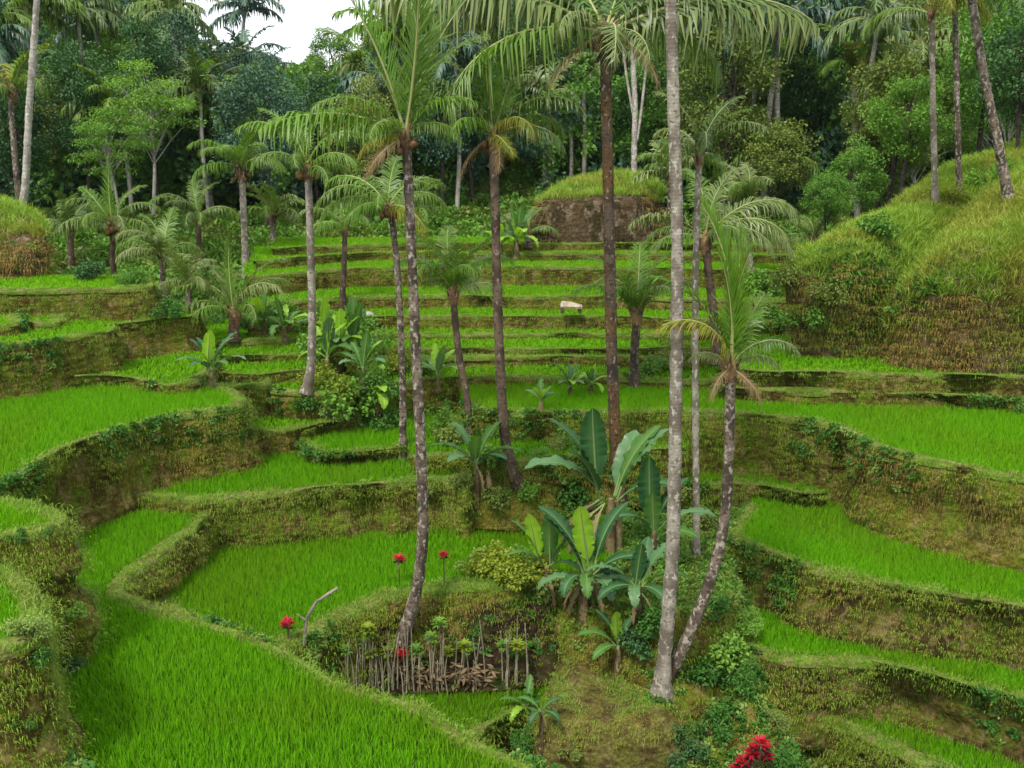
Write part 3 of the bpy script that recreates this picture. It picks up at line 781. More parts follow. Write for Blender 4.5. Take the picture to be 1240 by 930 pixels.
def on_sheet(G, N, dens):
    n, m, _ = G.shape
    a = np.linalg.norm(np.cross(G[1:, :-1] - G[:-1, :-1], G[:-1, 1:] - G[:-1, :-1]), axis=2)
    p = a.ravel() / a.sum(); cnt = int(a.sum() * dens)
    k = rng.choice(len(p), cnt, p=p); i, j = k // (m - 1), k % (m - 1)
    u, v = rng.random((2, cnt, 1))
    P = (G[i, j] * (1 - u) + G[i + 1, j] * u) * (1 - v) + (G[i, j + 1] * (1 - u) + G[i + 1, j + 1] * u) * v
    ok = in_view(P, 100)
    return P[ok], N[i, j][ok], (i / (n - 1))[ok], (j / (m - 1))[ok]

def upright(n, tilt=.15):
    r = np.zeros((n, 3)); r[:, 2] = rng.uniform(0, 6.28, n); r[:, :2] = rng.normal(size=(n, 2)) * tilt
    return r

def facing(N, jit=.5):
    r = np.zeros((len(N), 3)); r[:, 2] = np.arctan2(N[:, 1], N[:, 0]) + rng.normal(size=len(N)) * jit
    return r

# the big grassy hillside on the right, two bulges
G1, N1 = loft('hillside', [
    [(955, 464, 22.39), (985, 464, 22.07), (1030, 466, 21.96), (1080, 468, 22.18), (1150, 470, 22.81), (1240, 472, 23.23)],
    [(955, 434, 22.39), (985, 434, 22.07), (1030, 436, 21.96), (1080, 438, 22.18), (1150, 440, 22.81), (1240, 442, 23.23)],
    [(958, 400, 22.49), (988, 398, 22.18), (1030, 400, 22.07), (1080, 402, 22.39), (1150, 400, 23.23), (1240, 400, 23.76)],
    [(955, 345, 23.02), (985, 340, 22.28), (1035, 335, 21.96), (1085, 335, 22.60), (1150, 335, 23.55), (1240, 330, 24.29)],
    [(970, 315, 23.76), (1005, 303, 23.23), (1045, 290, 23.23), (1090, 290, 23.87), (1150, 290, 24.82), (1240, 280, 25.34)],
    [(1000, 310, 26.40), (1030, 285, 26.40), (1065, 262, 26.40), (1110, 242, 26.93), (1160, 230, 27.46), (1240, 215, 28.51)],
    [(1000, 330, 30.62), (1040, 310, 30.62), (1080, 270, 30.62), (1120, 225, 30.62), (1180, 196, 31.15), (1260, 175, 31.68)],
    [(1000, 340, 35.90), (1040, 320, 35.90), (1090, 280, 35.90), (1140, 235, 35.90), (1200, 200, 35.90), (1280, 180, 35.90)]],
    'hill', 'left bulge of the grassy hillside with a brown lower face', 'hillside', amp=.26, freq=1.0, seed=21)
G2, N2 = loft('hillside', [
    [(1068, 466, 21.54), (1085, 468, 21.12), (1130, 471, 20.70), (1190, 474, 20.38), (1260, 478, 20.28), (1400, 482, 20.06)],
    [(1068, 436, 21.54), (1085, 438, 21.12), (1130, 441, 20.70), (1190, 444, 20.38), (1260, 448, 20.28), (1400, 452, 20.06)],
    [(1070, 405, 21.65), (1088, 404, 21.23), (1130, 404, 20.80), (1190, 404, 20.49), (1260, 404, 20.38), (1400, 404, 20.06)],
    [(1078, 365, 21.96), (1098, 350, 21.33), (1135, 335, 20.91), (1190, 330, 20.59), (1260, 325, 20.49), (1400, 320, 20.06)],
    [(1100, 335, 23.02), (1120, 318, 22.39), (1150, 298, 21.96), (1200, 282, 21.75), (1260, 270, 21.65), (1400, 250, 21.12)],
    [(1110, 325, 25.34), (1130, 300, 25.34), (1165, 265, 25.13), (1210, 235, 24.82), (1270, 215, 24.29), (1400, 190, 23.23)],
    [(1120, 310, 28.51), (1140, 280, 28.51), (1180, 235, 28.51), (1220, 205, 28.51), (1280, 180, 28.51), (1400, 160, 27.46)]],
    'hill', 'right bulge of the grassy hillside above the cliff', 'hillside', amp=.26, freq=1.0, seed=22)
for Gx, Nx, lb in ((G1, N1, 'left bulge'), (G2, N2, 'right bulge')):
    P_, n_, u_, v_ = on_sheet(Gx, Nx, 95)
    u2 = u_ + .16 * fnoise(P_, .8, 41, 3)
    up = u2 > .42
    k = up
    scatter('hill_grass', 'hillg', HILLG, P_[k] - n_[k] * .04, upright(k.sum(), .3), rng.uniform(.35, .85, k.sum()), rng.integers(0, 4, k.sum()), 'bright tussock grass on the crown of the %s of the hillside' % lb, 'grass')
    mossy = (~up) & (u2 > .20) & (fnoise(P_, .55, 45, 3) + rng.normal(size=len(P_)) * .3 > -.32)
    scatter('hill_moss_grass', 'hang', HANG, P_[mossy], facing(n_[mossy], .7), rng.uniform(.8, 1.5, mossy.sum()), rng.integers(0, 4, mossy.sum()), 'olive grass on the face of the %s of the hillside' % lb, 'grass')
    k = (u2 > .17) & (u2 < .50) & (rng.random(len(P_)) < .16)
    scatter('hill_scrub', 'scrub', SCRUB, P_[k], upright(k.sum(), .6), rng.uniform(.3, .85, k.sum()), rng.choice(5, k.sum(), p=(.30, .28, .26, .06, .10)), 'low olive and brown scrub on the face of the %s of the hillside' % lb, 'scrub')
    k = (~up) & (u2 > .19) & ~mossy & (rng.random(len(P_)) < .7)
    scatter('dry_hill_grass', 'dryg', DRYG, P_[k], facing(n_[k], 1.1), rng.uniform(.25, .75, k.sum()), rng.integers(0, 3, k.sum()), 'brown drooping grass on the face of the %s of the hillside' % lb, 'grass')
    k = (u2 > .12) & (u2 < .55) & (fnoise(P_, 1.1, 48, 3) > .30) & (rng.random(len(P_)) < .14)
    scatter('hill_weeds', 'weed', WEED, P_[k], upright(k.sum(), .5), rng.uniform(.8, 1.5, k.sum()), rng.integers(0, 4, k.sum()), 'dark leafy weeds on the face of the %s of the hillside' % lb, 'weeds')

# brown hillock at the left edge
G3, N3 = loft('hillock', [
    [(-120, 380, 26), (-40, 380, 25.4), (20, 379, 25.2), (48, 376, 25.6), (60, 373, 26.6)],
    [(-120, 350, 26), (-40, 350, 25.4), (20, 349, 25.2), (48, 346, 25.6), (60, 343, 26.6)],
    [(-120, 310, 26), (-40, 308, 25.4), (20, 305, 25.3), (48, 304, 25.7), (59, 306, 26.6)],
    [(-120, 285, 26.2), (-40, 282, 25.8), (18, 280, 25.8), (44, 282, 26.1), (55, 288, 27)],
    [(-120, 250, 28), (-40, 245, 27.6), (10, 250, 27.6), (36, 260, 27.6), (52, 278, 28)],
    [(-120, 262, 32), (-40, 258, 32), (10, 264, 32), (36, 275, 32), (52, 290, 32)]], 'hill', 'rounded hillock with orange brown face at the left edge', 'hillock', amp=.12, freq=1.2, seed=23)
P_, n_, u_, v_ = on_sheet(G3, N3, 30)
k = u_ > .5
scatter('hill_grass', 'hillg', HILLG, P_[k], upright(k.sum(), .3), rng.uniform(.5, .9, k.sum()), rng.integers(0, 4, k.sum()), 'bright grass on top of the hillock at the left edge', 'grass')
k = (u_ < .6) & (u_ > .05) & (rng.random(len(u_)) < .5)
scatter('hill_scrub', 'scrub', SCRUB, P_[k], upright(k.sum(), .6), rng.uniform(.4, 1.0, k.sum()), rng.choice(5, k.sum(), p=(.3, .3, .2, .05, .15)), 'low brown scrub on the face of the hillock at the left edge', 'scrub')
k = (u_ <= .5) & (u_ > .08)
scatter('dry_hill_grass', 'dryg', DRYG, P_[k], facing(n_[k], .6), rng.uniform(.5, .9, k.sum()), rng.integers(0, 3, k.sum()), 'brown grass on the face of the hillock at the left edge', 'grass')

# rock faced mound in the middle distance
G4, N4 = loft('mound', [
    [(632, 300, 36), (645, 301, 34.6), (690, 301, 34), (740, 301, 34), (790, 301, 34.6), (815, 298, 36)],
    [(640, 275, 36), (652, 272, 34.7), (692, 271, 34.2), (740, 271, 34.2), (785, 271, 34.8), (812, 275, 36)],
    [(650, 252, 36.2), (662, 245, 35), (695, 241, 34.6), (740, 239, 34.6), (780, 240, 35), (806, 252, 36.2)],
    [(662, 244, 37.5), (672, 237, 36.5), (700, 233, 36.2), (740, 230, 36.2), (780, 231, 36.5), (800, 240, 37.5)],
    [(664, 240, 41), (690, 222, 41), (715, 214, 41), (745, 212, 41), (780, 216, 41), (805, 232, 41)],
    [(664, 260, 46), (690, 240, 46), (715, 232, 46), (745, 230, 46), (780, 234, 46), (805, 252, 46)]], 'cliff', 'mound with bare dark earth face and grass cap in mid valley', 'mound', amp=.16, freq=1.3, seed=24)
P_, n_, u_, v_ = on_sheet(G4, N4, 13)
k = (u_ > .42)
scatter('mound_grass', 'hillg', HILLG, P_[k], upright(k.sum(), .2), rng.uniform(.6, 1.0, k.sum()), rng.integers(0, 4, k.sum()), 'bright grass cap on the mound with the bare earth face', 'grass')
k = (u_ <= .42) & ((v_ < .3) | (v_ > .75))
scatter('mound_dry_grass', 'dryg', DRYG, P_[k], facing(n_[k], .6), rng.uniform(.6, 1.0, k.sum()), rng.integers(0, 3, k.sum()), 'dry grass at the sides of the mound with the bare earth face', 'grass')

# trodden grassy knoll at the foot of the twin palms
G5, N5 = loft('knoll', [
    [(636, 1000, 12.4), (680, 995, 12.3), (740, 995, 12.25), (800, 995, 12.3), (850, 1000, 12.6)],
    [(636, 918, 12.7), (670, 908, 12.5), (738, 908, 12.45), (800, 902, 12.5), (846, 920, 12.9)],
    [(642, 884, 13.0), (674, 866, 12.8), (738, 872, 12.7), (800, 862, 12.8), (838, 884, 13.2)],
    [(653, 852, 13.6), (682, 835, 13.5), (738, 838, 13.4), (795, 838, 13.5), (834, 858, 13.8)],
    [(668, 812, 14.3), (690, 798, 14.3), (732, 802, 14.2), (780, 814, 14.2), (828, 835, 14.4)],
    [(680, 775, 15.2), (700, 770, 15.2), (740, 778, 15.1), (790, 795, 15.1), (840, 805, 15.4)]], 'knoll_earth', 'trodden grassy knoll at the foot of the twin palms', 'knoll', amp=.09, freq=1.8, seed=25)
P_, n_, u_, v_ = on_sheet(G5, N5, 90)
path = np.abs(v_ - (.28 + .25 * (1 - u_))) < .07
k = (~path | (u_ < .45)) & (u_ > .40) & (rng.random(len(u_)) < .72)
k2 = (~path) & (u_ > .38) & ~k
scatter('knoll_straw', 'hang', HANG, P_[k2] - n_[k2] * .02, upright(k2.sum(), .3), rng.uniform(.35, .7, k2.sum()), rng.choice((0, 1, 4, 5), k2.sum()), 'straw and short dry grass on the trodden knoll', 'grass')
scatter('knoll_grass', 'turf', TURF, P_[k], upright(k.sum(), .25), rng.uniform(.7, 1.2, k.sum()), rng.integers(0, 4, k.sum()), 'short yellowish grass on the trodden knoll', 'grass')
k = (u_ <= .42) & (u_ > .2) & (rng.random(len(u_)) < .5)
scatter('knoll_dry_grass', 'hang', HANG, P_[k], facing(n_[k], .6), rng.uniform(.6, 1.1, k.sum()), rng.integers(0, 6, k.sum()), 'straw coloured grass hanging over the front of the knoll', 'grass')

# overgrown slope dropping from the right terraces into the gully
G6, N6 = loft('gully_slope', [
    [(800, 960, 12.0), (850, 985, 11.6), (890, 1000, 11.4), (940, 1010, 11.3)],
    [(812, 900, 12.9), (860, 912, 12.6), (910, 925, 12.3), (965, 935, 12.2)],
    [(820, 850, 13.8), (862, 850, 13.6), (905, 862, 13.2), (950, 880, 13.1)],
    [(825, 790, 14.9), (855, 780, 14.7), (890, 795, 14.2), (930, 832, 13.7)],
    [(830, 735, 16.0), (852, 715, 15.8), (880, 720, 15.4), (912, 795, 14.6)],
    [(832, 690, 17.2), (855, 668, 17.0), (880, 660, 16.8), (905, 715, 16.4)]], 'bank', 'overgrown slope dropping from the right terraces into the gully', 'slope', amp=.16, freq=1.5, seed=26)
P_, n_, u_, v_ = on_sheet(G6, N6, 55)
k = rng.random(len(u_)) < .55
scatter('gully_weeds', 'weed', WEED, P_[k], upright(k.sum(), .5), rng.uniform(.5, 1.2, k.sum()), rng.integers(0, 5, k.sum()), 'tangled leafy weeds covering the gully slope', 'weeds')
k = ~k
scatter('gully_grass', 'hang', HANG, P_[k], facing(n_[k], .9), rng.uniform(.8, 1.6, k.sum()), rng.integers(0, 4, k.sum()), 'shaggy green grass covering the gully slope', 'grass')

# rounded mossy foot under the leaning palm
G7, N7 = loft('mound', [
    [(545, 640, 17.6), (575, 640, 17.3), (620, 642, 17.2), (660, 640, 17.4), (685, 630, 17.8)],
    [(550, 610, 17.8), (578, 602, 17.5), (620, 600, 17.5), (655, 605, 17.7), (680, 608, 18)],
    [(556, 590, 18.2), (582, 578, 18.2), (620, 574, 18.2), (652, 582, 18.2), (674, 592, 18.4)],
    [(560, 580, 19), (585, 566, 19), (620, 562, 19), (650, 570, 19), (670, 580, 19)],
    [(560, 590, 20), (585, 575, 20), (620, 570, 20), (650, 578, 20), (670, 590, 20)]], 'bank', 'rounded mossy mound at the foot of the leaning palm', 'mound', amp=.10, freq=1.6, seed=27)
P_, n_, u_, v_ = on_sheet(G7, N7, 50)
scatter('mound_grass', 'hang', HANG, P_, facing(n_, .8), rng.uniform(.5, 1.0, len(P_)), rng.integers(0, 6, len(P_)), 'mossy grass on the mound at the foot of the leaning palm', 'grass')

# earth ramp under the spotted palm, beside the pit
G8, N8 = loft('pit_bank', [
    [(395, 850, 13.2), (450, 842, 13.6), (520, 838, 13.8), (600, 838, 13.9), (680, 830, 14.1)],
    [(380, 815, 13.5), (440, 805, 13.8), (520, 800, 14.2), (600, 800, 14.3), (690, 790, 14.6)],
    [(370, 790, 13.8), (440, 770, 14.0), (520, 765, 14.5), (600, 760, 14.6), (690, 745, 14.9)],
    [(365, 776, 14.2), (440, 738, 14.3), (520, 728, 14.8), (600, 724, 14.9), (690, 712, 15.2)]], 'shaded_pit_soil', 'shaded earth bank at the back of the pit of pale stems', 'bank', amp=.12, freq=1.6, seed=28)
P_, n_, u_, v_ = on_sheet(G8, N8, 40)
k = (u_ > .45) | (rng.random(len(u_)) < .3)
k &= ~((v_ > .3) & (v_ < .75) & (u_ < .8) & (rng.random(len(u_)) < .85))
k2 = (u_ > .25) & (rng.random(len(u_)) < .16) & (fnoise(P_, 1.2, 51, 2) > -.1)
scatter('pit_weeds', 'weed', WEED, P_[k2], upright(k2.sum(), .5), rng.uniform(.5, 1.1, k2.sum()), rng.integers(0, 4, k2.sum()), 'leafy weeds on the bank at the back of the pit of pale stems', 'weeds')
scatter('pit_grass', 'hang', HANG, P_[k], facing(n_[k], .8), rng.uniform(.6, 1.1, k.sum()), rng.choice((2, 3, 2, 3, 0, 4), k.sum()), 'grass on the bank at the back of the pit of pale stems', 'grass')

# ground cover over the weedy centre and the valley floor between the far palms
def cover(name, key, protos, n, xr, Yr, dz, scl, label, cat, picks=None):
    Y = rng.uniform(Yr[0], Yr[1], n); x = rng.uniform(xr[0], xr[1], n)
    X = (x - 620) / F * Y * S * 1.02; Yw = Y * S
    z = ground_z(X, Yw)
    pts = np.stack((X, Yw), 1); ok = np.ones(n, bool)
    for U in TER: ok &= ~inside(pts, U['poly'])
    P = np.c_[pts, z + dz][ok]; m = len(P)
    return scatter(name, key, protos, P, upright(m, .3), rng.uniform(scl[0], scl[1], m), (rng.choice(picks, m) if picks else rng.integers(0, len(protos), m)), label, cat)

for key, cnt in (('centre_ground', 2600),):
    T = [t for t in TER if t['key'] == key][0]
    lo, hi = T['poly'].min(0), T['poly'].max(0)
    pts = rng.uniform(lo, hi, (cnt * 2, 2)); pts = pts[inside(pts, T['poly'])]
    for U in TER:
        if U['d'] < T['d'] - .001: pts = pts[~inside(pts, U['poly'])]
    m = len(pts)
    scatter('undergrowth', 'bush', BUSH, np.c_[pts, np.full(m, T['zt'] - .1)], upright(m, .3), rng.uniform(.25, .6, m), rng.choice((0, 2, 2, 3, 3), m), 'low mixed undergrowth around the banana plants', 'undergrowth')
cover('undergrowth', 'bush', BUSH, 9000, (-60, 1300), (21, 50), 0, (.7, 1.6), 'low green undergrowth on the valley floor between the far palms', 'undergrowth', [0, 2, 3, 0])
cover('gully_undergrowth', 'bush', BUSH, 1500, (560, 1250), (9.5, 17), 0, (.5, 1.0), 'dark undergrowth in the bottom of the gully', 'undergrowth', [0, 1, 3])
# the far wood behind the separate trees, one dark mass
nF = 5200
Yf = 42 + 77 * rng.random(nF) ** .9; xf = rng.uniform(-200, 1440, nF)
Xf = (xf - 620) / F * Yf * S; zf = ground_z(Xf, Yf * S)
scatter('forest_mass', 'forest', FOREST, np.c_[Xf, Yf * S, zf + rng.uniform(0, 4.5, nF)], upright(nF, .4), rng.uniform(.8, 1.7, nF), rng.integers(0, 4, nF), 'dark green mass of far forest on the hillside', 'forest')

# ------------------------------------------------------------------ feet: where a sight line meets the ground
from mathutils.bvhtree import BVHTree
_vs, _fs = [], []
for o in list(bpy.data.objects):
    if o.get('kind') == 'structure':
        b0 = len(_vs); _vs += [v.co[:] for v in o.data.vertices]; _fs += [[b0 + i for i in p.vertices] for p in o.data.polygons]
BVH = BVHTree.FromPolygons(_vs, _fs)
def snap(x, y, Y, tol=.14):
    '''distance of the visible ground at a pixel, if it is near the expected one'''
    h = BVH.ray_cast(Vector((0, 0, CAMZ)), Vector(ray(x, y)))
    if h[0] is not None and abs(h[0].y / S - Y) < tol * Y: return h[0].y / S
    return None
def ground_under(p):
    h = BVH.ray_cast(Vector((p[0], p[1], CAMZ + 60)), Vector((0, 0, -1)))
    return h[0].z if h[0] is not None else p[2]
def foot(x, y, Y):
    q = snap(x, y, Y)
    if q: return at_Y(x, y, q), q
    p = at_Y(x, y, Y); p[2] = ground_under(p)
    return p, Y

# ------------------------------------------------------------------ palms
def frond_geo(elev, droop, nl=46, ll=.26, hang=.6, seed=0, wide=.012, start=.12, curl=0.0, close=0.0):
    r = np.random.default_rng(seed); g = Geo()
    t = np.linspace(0, 1, 15)
    ang = R(elev) - R(droop) * t ** 1.35
    ds = 1 / 14
    x = np.concatenate(([0], np.cumsum(np.cos(ang[:-1]) * ds))); z = np.concatenate(([0], np.cumsum(np.sin(ang[:-1]) * ds)))
    y = curl * t ** 2
    P = np.stack((x, y, z), 1)
    tube(g, P, np.interp(t, (0, .1, 1), (.020, .011, .0025)), 4, 1, r.random(), False)
    u = np.linspace(start, .995, nl)
    for side in (-1, 1):
        uu = np.clip(u + r.normal(size=nl) * .006, 0, 1)
        p = np.stack([np.interp(uu, t, P[:, k]) for k in range(3)], 1)
        a = np.interp(uu, t, ang); T = np.stack((np.cos(a), np.zeros(nl), np.sin(a)), 1); Nn = np.stack((-np.sin(a), np.zeros(nl), np.cos(a)), 1)
        ln = ll * np.interp(uu, (start, .30, .6, .85, 1), (.55, 1.0, 1.0, .75, .38)) * r.uniform(.7, 1.18, nl)
        fw = np.clip(np.interp(uu, (start, 1), (.35, 1.15)) + close + r.normal(size=nl) * .13, 0, 1.45)            # leaning towards the tip
        D = T * np.sin(fw)[:, None] + np.array((0, side, 0)) * np.cos(fw)[:, None] + Nn * (.32 - .15 * hang) + r.normal(size=(nl, 3)) * .07
        D /= np.linalg.norm(D, axis=1)[:, None]
        hg = hang * r.uniform(.55, 1.45, nl)
        mid = p + D * (ln * .5)[:, None]; mid[:, 2] -= ln * .16 * hg
        tip = p + D * (ln * np.clip(.95 - .30 * hg, .3, 1))[:, None]; tip[:, 2] -= ln * .66 * hg
        W = T * wide * .5
        V = np.stack((p - W, p + W, mid + W * 1.15, mid - W * 1.15, tip + W * .15, tip - W * .15), 1).reshape(-1, 3)
        b = np.arange(nl)[:, None] * 6
        q = np.concatenate((b + np.array((0, 1, 2, 3)), b + np.array((3, 2, 4, 5))))
        tn = np.repeat(np.clip(r.random(nl) * .6 + .2 * side + .2, 0, 1), 6)
        tp = np.tile((0, 0, .2, .2, .9, .9), nl) * .8
        g.add(V, q, 0, tn, tp)
    return g

FR_CLOSE = {'spear': .45, 'up': .1}
FR_SHAPES = {  # elevation of the base, total droop, hang of the leaflets
    'spear': (84, 22, .10, .26), 'up': (74, 62, .45, .28), 'high': (58, 92, .75, .30), 'arch': (40, 100, .95, .31),
    'flat': (22, 84, 1.05, .31), 'low': (2, 66, 1.1, .30), 'hang': (-28, 48, .8, .28), 'long': (26, 50, 1.15, .27), 'drop': (10, 75, 1.25, .30)}
_fr = {}
def frond_mesh(shape, mat, var, coarse=False):
    key = (shape, mat, var, coarse)
    if key not in _fr:
        e, dr, hg, ll = FR_SHAPES[shape]
        g = frond_geo(e + 4 * var, dr + 7 * var, 26 if coarse else 66, ll * (1.05 if coarse else 1), hg, seed=17 * var + len(shape) * 7 + len(mat), wide=.034 if coarse else .0128, curl=(-.06, .09, .02)[var % 3], close=FR_CLOSE.get(shape, 0))
        _fr[key] = g.mesh('frond', [mat, 'rachis'])
    return _fr[key]

def add_frond(root, loc, az, ln, shape, mat, var=None, coarse=False, tilt=0, label=None):
    if var is None: var = random.randrange(3)
    o = link('frond', frond_mesh(shape, mat, var, coarse), root, loc)
    o.rotation_euler = (tilt or random.gauss(0, .22), random.gauss(0, .06), R(az)); o.scale = (ln, ln, ln)
    if label: o['label'] = label
    return o

def ball(rad, seed, mats, squash=1.2):
    g = Geo(); n, m = 6, 8
    th = np.linspace(0, math.pi, n + 1); ph = np.arange(m) / m * 6.2832
    T_, P_ = np.meshgrid(th, ph, indexing='ij')
    V = np.stack((np.sin(T_) * np.cos(P_), np.sin(T_) * np.sin(P_), squash * np.cos(T_)), -1).reshape(-1, 3) * rad
    i = np.arange((n + 1) * m).reshape(n + 1, m); nx = np.roll(i, -1, 1)
    g.add(V, np.stack((i[:-1], i[1:], nx[1:], nx[:-1]), -1).reshape(-1, 4))
    return g.mesh('coconut', mats)
NUT = ball(1, 1, ['nut']); NUTG = ball(1, 2, ['nut_green'])

def trunk_mesh(path_m, r0, r1, bark, seed=0, flare=1.5, sides=10):
    P = catmull(path_m, 10)
    L_ = np.linalg.norm(np.diff(P, axis=0), axis=1).sum()
    P = resample(P, max(.10, L_ / 90))
    n = len(P); t = np.linspace(0, 1, n)
    rad = r0 + (r1 - r0) * t ** .7
    rad = rad * (1 + (flare - 1) * np.exp(-t * L_ / .35))
    rad = rad * (1 + .045 * np.sin(np.arange(n) * 2.1) + .035 * np.random.default_rng(seed).normal(size=n))
    g = Geo(); tube(g, P, rad, sides, 0, .5, True, .025, seed)
    return g.mesh('trunk', [bark])

FEET = []
def palm(path, Y, w0, w1, bark, label, fronds=(), nuts=0, nutmesh=None, group=None, name='palm_tree', cat='palm tree', sheath=True, coarse=False, flare=1.5, dY=0.0, nutr=.12):
    """path: photo pixels from foot to crown; w0 w1 trunk widths in pixels; fronds: (azimuth, length px, shape, material[, z px])"""
    n = len(path)
    q_ = snap(*path[0], Y)
    Y = q_ or Y
    pts = np.array([at_Y(x, y, Y + dY * k / (n - 1)) for k, (x, y) in enumerate(path)])
    if not q_: pts[0, 2] = min(ground_under(pts[0]), pts[1, 2] - .1)
    base = pts[0]; u = upx(Y)
    w0, w1 = w0 * .84, w1 * .82
    if Y < 24: FEET.append((base, w0 * u))
    root = empty(name, base)
    link('trunk', trunk_mesh(pts - base, w0 * u / 2, w1 * u / 2, bark, seed=int(path[0][0]), flare=flare), root)
    top = pts[-1] - base
    if sheath:
        g = Geo(); r = np.random.default_rng(int(path[0][0]) + 3)
        for k in range(9):                                   # dry leaf bases wrapped round the crown shaft
            a = r.uniform(0, 6.28); ca = np.array((math.cos(a), math.sin(a), 0))
            l0 = w1 * u * r.uniform(.9, 2.0)
            z0 = -w1 * u * r.uniform(.2, 1.8)
            p = top + np.array([ca * w1 * u * q_ + np.array((0, 0, z_)) for q_, z_ in ((.40, z0), (.62, z0 + l0 * .5), (.95, z0 + l0 * .95), (1.3, z0 + l0 * 1.1))])
            tube(g, p, np.array((.24, .2, .12, .03)) * w1 * u, 4, 0, r.random(), False)
        tube(g, [top + np.array((0, 0, z_)) for z_ in (-1.9 * w1 * u, -1.0 * w1 * u, 0, .9 * w1 * u)], np.array((.42, .62, .60, .25)) * w1 * u, 8, 0)
        link('leaf_bases', g.mesh('leaf_bases', ['fibre']), root)
    kf = 0
    for fd in fronds:
        if fd[2] in ('arch', 'flat', 'low', 'drop') and len(fronds) > 9:
            kf += 1
            if kf % 4 == 0: continue
            fd = (fd[0], fd[1] * .88) + tuple(fd[2:])
        az, ln, shape, mat = fd[:4]
        z = fd[4] if len(fd) > 4 else 0
        add_frond(root, top + np.array((0, 0, z * u)), az, ln * u, shape, mat, coarse=coarse, tilt=fd[5] if len(fd) > 5 else 0, label='yellowing frond' if mat == 'frond_yellow' else None)
    for k in range(nuts):
        a = k / max(nuts, 1) * 6.28 + .4; rr = w1 * u * random.uniform(.8, 1.5)
        o = link('coconut', nutmesh or NUT, root, top + np.array((math.cos(a) * rr, math.sin(a) * rr, -w1 * u * random.uniform(.5, 1.7))))
        s_ = nutr * random.uniform(.8, 1.15); o.scale = (s_, s_, s_); o.rotation_euler = (random.uniform(-.6, .6), random.uniform(-.6, .6), 0)
    tag(root, label, cat, group)
    return root

def ring(n, ln, layers, mats, jit=14, start=0):
    """fronds spread evenly round the crown, taking the shapes layer by layer"""
    out = []
    for k in range(n):
        sh = layers[k % len(layers)]
        out.append((start + k * 137.5 + random.uniform(-jit, jit), ln * random.uniform(.85, 1.12), sh, mats[k % len(mats)], random.uniform(-3, 3)))
    return out

# azimuth 0 = right, 90 = away, 180 = left, 270 = towards the camera
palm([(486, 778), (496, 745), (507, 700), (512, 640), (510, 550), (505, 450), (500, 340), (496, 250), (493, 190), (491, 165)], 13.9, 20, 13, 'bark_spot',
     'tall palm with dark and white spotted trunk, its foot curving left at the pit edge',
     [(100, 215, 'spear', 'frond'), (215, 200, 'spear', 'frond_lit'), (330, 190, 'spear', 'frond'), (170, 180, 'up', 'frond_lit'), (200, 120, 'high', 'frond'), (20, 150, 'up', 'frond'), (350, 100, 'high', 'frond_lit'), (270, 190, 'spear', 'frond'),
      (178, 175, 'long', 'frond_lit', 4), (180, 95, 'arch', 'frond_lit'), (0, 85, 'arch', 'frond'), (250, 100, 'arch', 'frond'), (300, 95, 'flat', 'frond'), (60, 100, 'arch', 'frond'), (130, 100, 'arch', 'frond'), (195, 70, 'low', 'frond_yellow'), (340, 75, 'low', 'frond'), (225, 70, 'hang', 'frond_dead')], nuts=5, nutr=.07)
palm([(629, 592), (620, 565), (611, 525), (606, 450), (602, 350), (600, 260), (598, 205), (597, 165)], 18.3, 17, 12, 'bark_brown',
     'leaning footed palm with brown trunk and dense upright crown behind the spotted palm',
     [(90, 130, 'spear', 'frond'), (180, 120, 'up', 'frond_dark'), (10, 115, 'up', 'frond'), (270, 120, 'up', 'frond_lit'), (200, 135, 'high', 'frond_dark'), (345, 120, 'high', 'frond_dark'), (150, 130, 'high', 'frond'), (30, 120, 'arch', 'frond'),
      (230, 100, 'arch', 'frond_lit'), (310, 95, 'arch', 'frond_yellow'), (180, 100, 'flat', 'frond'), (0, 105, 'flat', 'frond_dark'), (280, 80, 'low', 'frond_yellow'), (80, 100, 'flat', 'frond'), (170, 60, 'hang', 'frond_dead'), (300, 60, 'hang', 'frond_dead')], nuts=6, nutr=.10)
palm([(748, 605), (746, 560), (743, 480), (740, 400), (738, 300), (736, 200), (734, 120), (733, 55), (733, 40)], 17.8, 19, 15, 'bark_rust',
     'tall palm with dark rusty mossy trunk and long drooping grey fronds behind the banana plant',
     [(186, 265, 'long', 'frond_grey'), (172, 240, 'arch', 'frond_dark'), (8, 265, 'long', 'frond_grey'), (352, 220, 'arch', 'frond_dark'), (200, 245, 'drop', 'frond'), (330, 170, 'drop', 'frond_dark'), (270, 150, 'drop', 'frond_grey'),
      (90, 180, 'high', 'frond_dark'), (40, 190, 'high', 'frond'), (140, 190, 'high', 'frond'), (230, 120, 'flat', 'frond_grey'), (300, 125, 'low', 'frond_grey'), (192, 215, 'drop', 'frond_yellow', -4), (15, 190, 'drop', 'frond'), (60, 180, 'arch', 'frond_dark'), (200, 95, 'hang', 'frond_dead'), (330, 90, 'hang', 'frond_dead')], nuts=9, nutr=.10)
palm([(800, 842), (804, 800), (809, 745), (815, 650), (818, 500), (820, 300), (816, 140), (812, 0), (809, -110)], 13.7, 24, 16, 'bark_grey',
     'tallest pale grey palm trunk with its crown out of view, on the grassy knoll',
     [(200, 150, 'high', 'frond'), (320, 140, 'high', 'frond'), (80, 150, 'high', 'frond'), (20, 150, 'arch', 'frond'), (140, 150, 'arch', 'frond')], flare=1.7)
